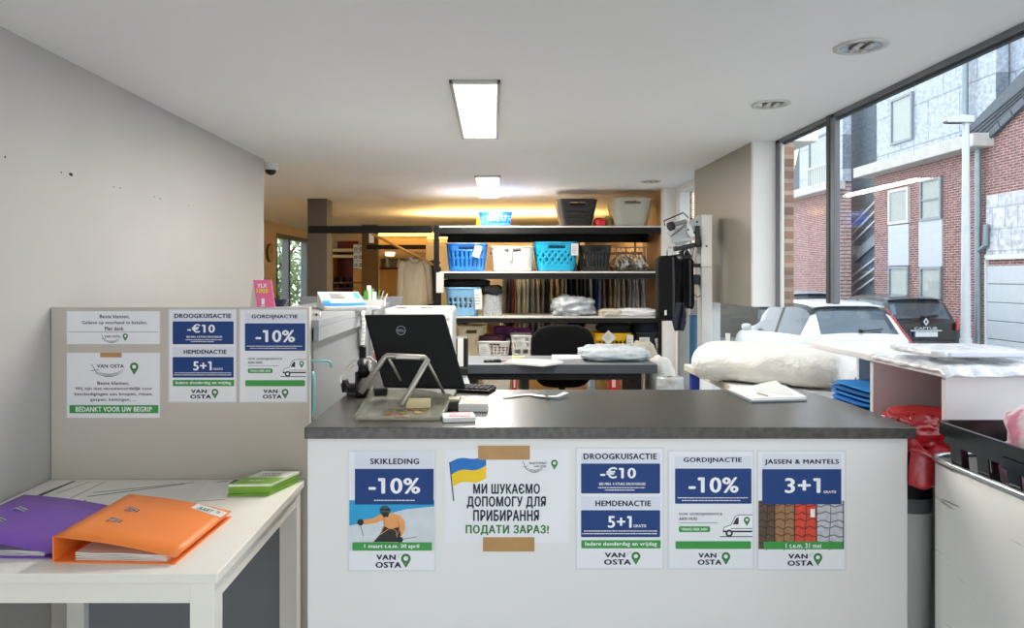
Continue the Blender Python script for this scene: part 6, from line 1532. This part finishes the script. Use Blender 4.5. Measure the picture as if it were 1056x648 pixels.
m = M(); m.lathe([(.001, .001), (.022, .001), (.024, .01), (.024, hb_ * .6), (.0105, hb_ * .72), (.0105, hb_ * .9)], (0, 0, 0), whpl, 18); m.build('bottle_body', t, smooth=True)
m = M(); m.cyl((0, 0, hb_ * .88), (0, 0, hb_), .0118, whpl, n=16); m.build('cap', t)
m = M(); blob(0, 0, .14, .12, .07, .14, m, lw, e=.6, ez=.5, amp=.1, seed=71, flat=.002, wr=.08); tag(m.build('folded_linen', None, (X(740, 3.64) - .0, 3.63, tz2), smooth=True), 'white folded linen behind the left end of the sack', 'linen') if False else None

# white shelf unit by the window
DU = 1.9
ut = 1.5 - 95 * 1.91 / F
x0u, x1u, y0u, y1u = 1.195, 1.49, DU, 2.68
o = (1.34, 2.3, 0)
un = thing('storage_unit', 'white open shelf unit by the big window with blue cloths inside', 'shelf unit', o)
uw = mat('unit_white', '#e9e7e8', .35, var=.02); ug = mat('unit_grey', '#c3c4c8', .45, var=.03)
m = M(); lb(m, x0u - .012, x1u, y0u - .01, y1u + .01, ut - .022, ut, uw, o); m.build('top', un, bevel=.003)
m = M(); lb(m, x0u + .002, x1u, y0u, y0u + .018, 0, ut - .022, uw, o); m.build('front_panel', un, bevel=.0015)
m = M(); lb(m, x0u, x1u - .02, 2.26, 2.278, .0, ut - .022, uw, o); m.build('divider', un, bevel=.0015)
m = M(); lb(m, x0u + .16, x1u, y1u - .018, y1u, 0, ut - .022, uw, o); m.build('end_panel', un)
m = M(); lb(m, x1u - .018, x1u, y0u + .018, y1u - .018, 0, ut - .022, ug, o); m.build('back_panel', un)
for a, b in ((y0u + .018, 2.26), (2.278, y1u - .018)):
    m = M(); lb(m, x0u + .004, x1u - .018, a, b, 1.012, 1.03, uw, o); m.build('shelf', un)
    m = M(); lb(m, x0u + .004, x1u - .018, a, b, .3, .318, uw, o); m.build('shelf', un)
m = M(); m.cyl((x0u + .03 - o[0], y0u + .03 - o[1], ut - .055), (x0u + .03 - o[0], y0u + .02 - o[1], ut - .055), .006, blackp, n=10); m.build('hole_cap', un)
for k, c in enumerate(['#1a6fc0', '#2389cf', '#1a6fc0', '#1f7fc8', '#175f9f', '#1f86d2']):
    m = M(); zz = .0008 + k * .0165
    cm_ = mat('cloth' + c, c, .85, bump=.3)
    def bf(u, v, k=k):
        a = 2 * PI * u; b = PI * (v - .5); q = sup(math.cos(b), .35)
        return (.125 * sup(math.cos(a), .35) * (1 - .05 * (k % 2)) * q, .165 * sup(math.sin(a), .35) * (1 - .06 * (k % 3)) * q, .0075 + .0072 * sup(math.sin(b), .8) + .004 * max(0, q - .2) * (1 + math.sin(3 * a + k)) * .4)
    m.grid(bf, 44, 8, cm_, cu=True)
    tag(m.build('folded_cloth', None, (1.335, 2.465, 1.03 + zz), smooth=True), '%s folded blue cloth of the pile in the white unit' % ('bottom', 'second lowest', 'third lowest', 'third highest', 'second highest', 'topmost')[k], 'cloth', 'blue folded cloths')
m = M(); m.box(-.1, .1, -.011, .011, .001, .1, mat('green_box', '#2f9a48', .5)); m.box(-.101, -.1, -.009, .009, .06, .085, mat('box_cream', '#e2d6c0', .6)); m.box(-.101, -.1, -.01, .01, .005, .03, mat('box_dark', '#20303a', .6))
tag(m.build('green_box', None, (1.31, 2.296, 1.03), bevel=.001), 'narrow green box beside the blue cloths in the white unit', 'box')
redc = mat('red_fabric', '#b3161c', .7, var=.12, bump=.3, bscale=25); redg = mat('red_gloss', '#a8161e', .3, var=.15, bump=.4, bscale=14, spec=.7)
t = thing('ironing_cushion', 'red padded ironing board with a tan underside in the near compartment of the white unit', 'cushion', (1.30, 2.09, 1.03))
m = M()
def cush(u, v):
    a = 2 * PI * u; b = PI * (v - .5); ys = sup(math.sin(a), .8); xs = sup(math.cos(a), .8)
    return (xs * .105 * sup(math.cos(b), .4) - .02, ys * .145 * sup(math.cos(b), .4), .045 + .032 * sup(math.sin(b), .7) - .0 * ys)
m.grid(cush, 40, 16, redc, cu=True); m.build('padding', t, smooth=True)
m = M(); m.prism([(.1 * sup(math.cos(a), .8) - .02, .135 * sup(math.sin(a), .8)) for a in [2 * PI * k / 28 for k in range(28)]], lambda u, v, q: (u, v, .001 + .014 * q), mat('tan_board', '#a9835c', .7)); m.build('board', t)
# patterned parcel on top
ptn = mat('floral_plastic', '#d5d7da', .2, var=.2, scale=28, bump=.5, bscale=22, col2='#eef0f2', spec=.8, thr=(.42, .5))
t = thing('plastic_sheet', 'crumpled clear patterned plastic draped over the top of the white unit', 'sheet', (1.33, 1.98, ut))
m = M()
def ps(u, v):
    x = -.155 + .32 * u; y = -.115 + .38 * v; z = .002 + .010 * (noise.noise(Vector((u * 6, v * 6, 3))) + .4)
    if x < -.135: z -= .015 * (-.135 - x) / .02
    if y < -.09: z -= .022 * (-.09 - y) / .025
    return (x, y, max(z, .002 if (x > -.148 and y > -.089) else -.02))
m.grid(ps, 40, 30, ptn); m.build('sheet', t, smooth=True, solid=.001)
t = thing('wrapped_textile', 'folded patterned textile in clear plastic on top of the white unit', 'parcel', (1.335, 2.06, ut + .0215))
m = M(); blob(0, 0, .011, .148, .115, .012, m, ptn, e=.28, ez=.5, amp=.06, seed=81, wr=.05, nu=60, nv=14, flat=.0005); m.build('wrapping', t, smooth=True)
m = M(); m.box(-.1, .146, -.118, -.1, .004, .017, mat('lilac_white', '#d9dced', .5)); m.build('folded_edge', t, bevel=.004)
# --- red jacket over the side worktop
t = thing('red_jacket', 'shiny red jacket draped over the side worktop beside the cart', 'jacket', (1.13, 1.98, 1.018))
m = M()
def rj(u, v):
    # cloth falls over the near edge of the worktop
    s = v * .29; x = -.07 + .2 * u + .02 * math.sin(v * 5)
    y = .06 - min(s, .22) - .012; z = .03 + .022 * noise.noise(Vector((u * 5, v * 7, 5))) + .02 * math.sin(u * 7 + 1) * .5
    if s > .22: z -= (s - .22) * 1.1; y -= .01 + .02 * math.sin(u * 9)
    return (x, y, z)
m.grid(rj, 40, 40, redg); m.build('cloth', t, smooth=True, solid=.012)
m = M(); blob(.0, -.03, .05, .085, .07, .05, m, redg, amp=.4, fr=3, seed=91, wr=.3, nu=60, nv=30); m.build('hood', t, smooth=True)
# bin in the gap between counter and cart
t = thing('waste_bin', 'dark bin with a grey band in the gap between the counter and the cart', 'bin', (1.168, 2.03, 0))
zb1 = Z(485, 1.9)
m = M(); m.lathe([(.001, 0.001), (.05, .001), (.062, zb1 - .14)], (0, 0, 0), mat('bin_white', '#dcdcd8', .4), 28); m.build('body', t, smooth=True)
m = M(); m.lathe([(.063, zb1 - .14), (.064, zb1 - .1)], (0, 0, 0), mat('bin_grey', '#6b6e71', .4), 28); m.build('band', t, smooth=True)
m = M(); m.lathe([(.063, zb1 - .1), (.062, zb1 - .03), (.05, zb1 - .005), (.001, zb1)], (0, 0, 0), blackp, 28); m.build('lid', t, smooth=True)

# --- laundry cart
cx0, cx1, cy0, cy1 = 1.068, 1.485, .62, 1.775
cz1 = 1.5 - 182 * 1.775 / F
o = ((cx0 + cx1) / 2, (cy0 + cy1) / 2, 0)
worn = mat('worn_white', '#e8e6e1', .5, var=.05, scale=1.2)
nt = worn.node_tree
# scuffs: thin stretched streaks
b_ = nt.nodes['Principled BSDF']; src = b_.inputs['Base Color'].links[0].from_socket
tc_ = nt.nodes.new('ShaderNodeTexCoord'); mp_ = nt.nodes.new('ShaderNodeMapping'); mp_.inputs['Scale'].default_value = (3, 2.2, 26); mp_.inputs['Rotation'].default_value = (.16, 0, 0)
nz_ = nt.nodes.new('ShaderNodeTexNoise'); nz_.inputs['Scale'].default_value = 1.6; nz_.inputs['Detail'].default_value = 6
rp_ = nt.nodes.new('ShaderNodeValToRGB'); rp_.color_ramp.elements[0].position = .61; rp_.color_ramp.elements[1].position = .66
mx_ = nt.nodes.new('ShaderNodeMix'); mx_.data_type = 'RGBA'; mx_.inputs['B'].default_value = (*lin('#7d7a74'), 1)
nt.links.new(tc_.outputs['Object'], mp_.inputs['Vector']); nt.links.new(mp_.outputs['Vector'], nz_.inputs['Vector']); nt.links.new(nz_.outputs['Fac'], rp_.inputs['Fac'])
nt.links.new(rp_.outputs['Color'], mx_.inputs['Factor']); nt.links.new(src, mx_.inputs['A']); nt.links.new(mx_.outputs['Result'], b_.inputs['Base Color'])
ct = thing('laundry_cart', 'tall scuffed white laundry cart with a metal rim at the right edge', 'cart', o)
w2, d2 = cx1 - cx0, cy1 - cy0
pts = rrect(w2, d2, .05, 96)
m = M(); m.grid(lambda u, v: (pts[int(round(u * 96)) % 96][0], pts[int(round(u * 96)) % 96][1], .12 + (cz1 - .13) * v), 96, 8, worn, cu=True); m.build('side_wall', ct, smooth=True, solid=.006, off=-1)
m = M(); m.add([(p[0] * .97, p[1] * .98, .13) for p in pts], [tuple(range(96))], worn); m.build('floor_panel', ct, solid=.01)
m = M(); m.tube([(p[0], p[1], cz1 - .006) for p in pts], .007, mat('rim_metal', '#b9bcbc', .25, .9), 8, closed=True); m.build('rim', ct, smooth=True)
for sx in (-1, 1):
    for sy in (-1, 1):
        m = M(); x, y = sx * (w2 / 2 - .07), sy * (d2 / 2 - .09); m.cyl((x - .015, y, .05), (x + .015, y, .05), .05, tyre, n=20); m.box(x - .022, x + .022, y - .03, y + .03, .085, .125, mg); m.build('caster', ct)
# --- black crate resting in the cart
kx0 = 461 * 1.72 / F; ky1 = 1.735; kz1 = 1.5 - 148 * 1.74 / F; kx1 = kx0 + .36; ky0 = ky1 - .58; kz0 = kz1 - .2
cr_ = mat('crate_black', '#141416', .22, var=.15)
o = ((kx0 + kx1) / 2, (ky0 + ky1) / 2, kz0)
t = thing('plastic_crate', 'black slotted plastic crate sitting in the top of the laundry cart', 'crate', o)
w3, d3, h3 = kx1 - kx0, ky1 - ky0, .2
p3 = rrect(w3, d3, .03, 96)
def cf(u, v): p = p3[int(round(u * 96)) % 96]; k = .93 + .07 * v; return (p[0] * k, p[1] * k, .002 + (h3 - .002) * v)
m = M(); m.grid(cf, 96, 16, cr_, cu=True, skip=lambda i, j: j in range(6, 12) and i % 5 in (1, 2, 3)); m.add([cf(i / 96, 0) for i in range(96)], [tuple(range(96))], cr_); m.build('body', t, solid=.004)
m = M(); m.grid(lambda u, v: ((p3[int(round(u * 96)) % 96][0]) * (1 + .035 * (v in (.25, .5) ) ), (p3[int(round(u * 96)) % 96][1]) * (1 + .02 * (v in (.25, .5))), h3 - .028 + (.028 if v in (.5, .75) else 0)), 96, 4, cr_, cu=True, cv=True); m.build('rim', t, bevel=0)
for a in ((-1, 0), (1, 0)):
    m = M(); y = 0; m.box(a[0] * w3 / 2 * 1.02 - .004, a[0] * w3 / 2 * 1.02 + .004, -.06, .06, h3 - .055, h3 - .03, cr_); m.build('handle', t)
m = M(); m.prism([(-.02, 0), (.02, 0), (.02, .03), (-.02, .03)], lambda u, v, q: (-w3 / 2 - .012 + .0005 * q, u - .1, .05 + v), cardtag); m.build('label_card', t)
pinkc = mat('pink_check', '#e08aa6', .8, var=.35, scale=16, bump=.4, bscale=20, col2='#f0d9de', thr=(.45, .55)); rosec = mat('rose_cloth', '#a85a66', .8, var=.2, bump=.4, bscale=20)
m = M(); blob(0, 0, .14, .12, .12, .14, m, pinkc, e=.8, amp=.3, fr=2.5, seed=101, wr=.06, flat=.002, nu=50, nv=26); tag(m.build('pink_clothes', None, (o[0] + .02, o[1] + .12, kz0 + .004), smooth=True), 'pink and white patterned clothes heaped in the black crate', 'clothes')
m = M(); blob(0, 0, .05, .11, .11, .055, m, rosec, e=.8, amp=.25, fr=3, seed=103, wr=.06, flat=.002, nu=50, nv=26); tag(m.build('rose_clothes', None, (o[0] + .03, o[1] - .13, kz0 + .004), smooth=True), 'rose coloured clothes at the near end of the black crate', 'clothes')
m = M(); blob(0, 0, .02, .05, .05, .03, m, mat('dark_red_cloth', '#8c1a2a', .6, var=.2, bump=.6), amp=.35, seed=105, wr=.3); tag(m.build('red_scarf', None, (1.215, 1.99, 1.10), smooth=True), 'crumpled dark red scarf by the white unit front', 'scarf') if False else None
# linen filling the cart below the crate (it carries the crate)
m = M(); blob(0, 0, (kz0 - .15) / 2, w2 / 2 - .02, d2 / 2 - .03, (kz0 - .15) / 2 , m, mat('dark_laundry', '#26272b', .9, var=.5, bump=.5), e=.3, ez=.2, amp=.02, seed=107, flat=0); tag(m.build('laundry_heap', None, ((cx0 + cx1) / 2, (cy0 + cy1) / 2, .145), smooth=True), 'dark laundry filling the cart under the black crate', 'laundry')
# ================================================================ LIGHT + CAMERA
w = bpy.data.worlds.new('sky'); SC.world = w; w.use_nodes = True
N = w.node_tree.nodes; L = w.node_tree.links
bg = N['Background']; tc = N.new('ShaderNodeTexCoord'); sx = N.new('ShaderNodeSeparateXYZ'); rp = N.new('ShaderNodeValToRGB')
L.new(tc.outputs['Generated'], sx.inputs[0]); L.new(sx.outputs['Z'], rp.inputs['Fac']); L.new(rp.outputs['Color'], bg.inputs['Color'])
rp.color_ramp.elements[0].color = (.95, .97, 1, 1); rp.color_ramp.elements[1].color = (.78, .88, 1, 1)
bg.inputs['Strength'].default_value = 1.9
def area(name, loc, rot, sx_, sy_, e, col):
    l = bpy.data.lights.new(name, 'AREA'); l.shape = 'RECTANGLE'; l.size = sx_; l.size_y = sy_; l.energy = e; l.color = col
    o = bpy.data.objects.new(name, l); COL.objects.link(o); o.location = loc; o.rotation_euler = rot; return o
area('front_tube_lamp', (X(491, 3.3), (F * .73 / 203 + F * .73 / 144) / 2, CZ - .0135), (0, 0, 0), .14, 1.05, 30, (1, .96, .9))
area('rear_tube_lamp', (X(503, 5.9), (F * .73 / 104 + F * .73 / 82) / 2, CZ - .0135), (0, 0, 0), .14, 1.3, 40, (1, .95, .86))
area('cove_lamp', (X(520, 8.3), 8.3, 1.96), (PI, 0, 0), 1.7, .06, 42, (1, .66, .24))
area('far_cove_lamp', (X(418, 12), 11.98, Z(241, 12)), (PI, 0, 0), .9, .05, 32, (1, .75, .35))
cam = bpy.data.cameras.new('camera'); co = bpy.data.objects.new('camera', cam); COL.objects.link(co)
co.location = (0, 0, EYE); co.rotation_euler = (PI / 2, 0, 0)
cam.sensor_width = 36; cam.lens = 36 * F / 1056
cam.shift_x = (528 - VX) / 1056; cam.shift_y = -(324 - VY) / 1056
cam.clip_start = .05; cam.clip_end = 300
SC.camera = co
SC.view_settings.view_transform = 'Standard'; SC.view_settings.look = 'None'; SC.view_settings.gamma = 1
SC.view_settings.use_curve_mapping = False
SC.view_settings.exposure = 0.5
SC.cycles.max_bounces = 8; SC.cycles.transparent_max_bounces = 16; SC.cycles.diffuse_bounces = 5
SC.cycles.sample_clamp_indirect = 6; SC.cycles.caustics_reflective = False; SC.cycles.caustics_refractive = False
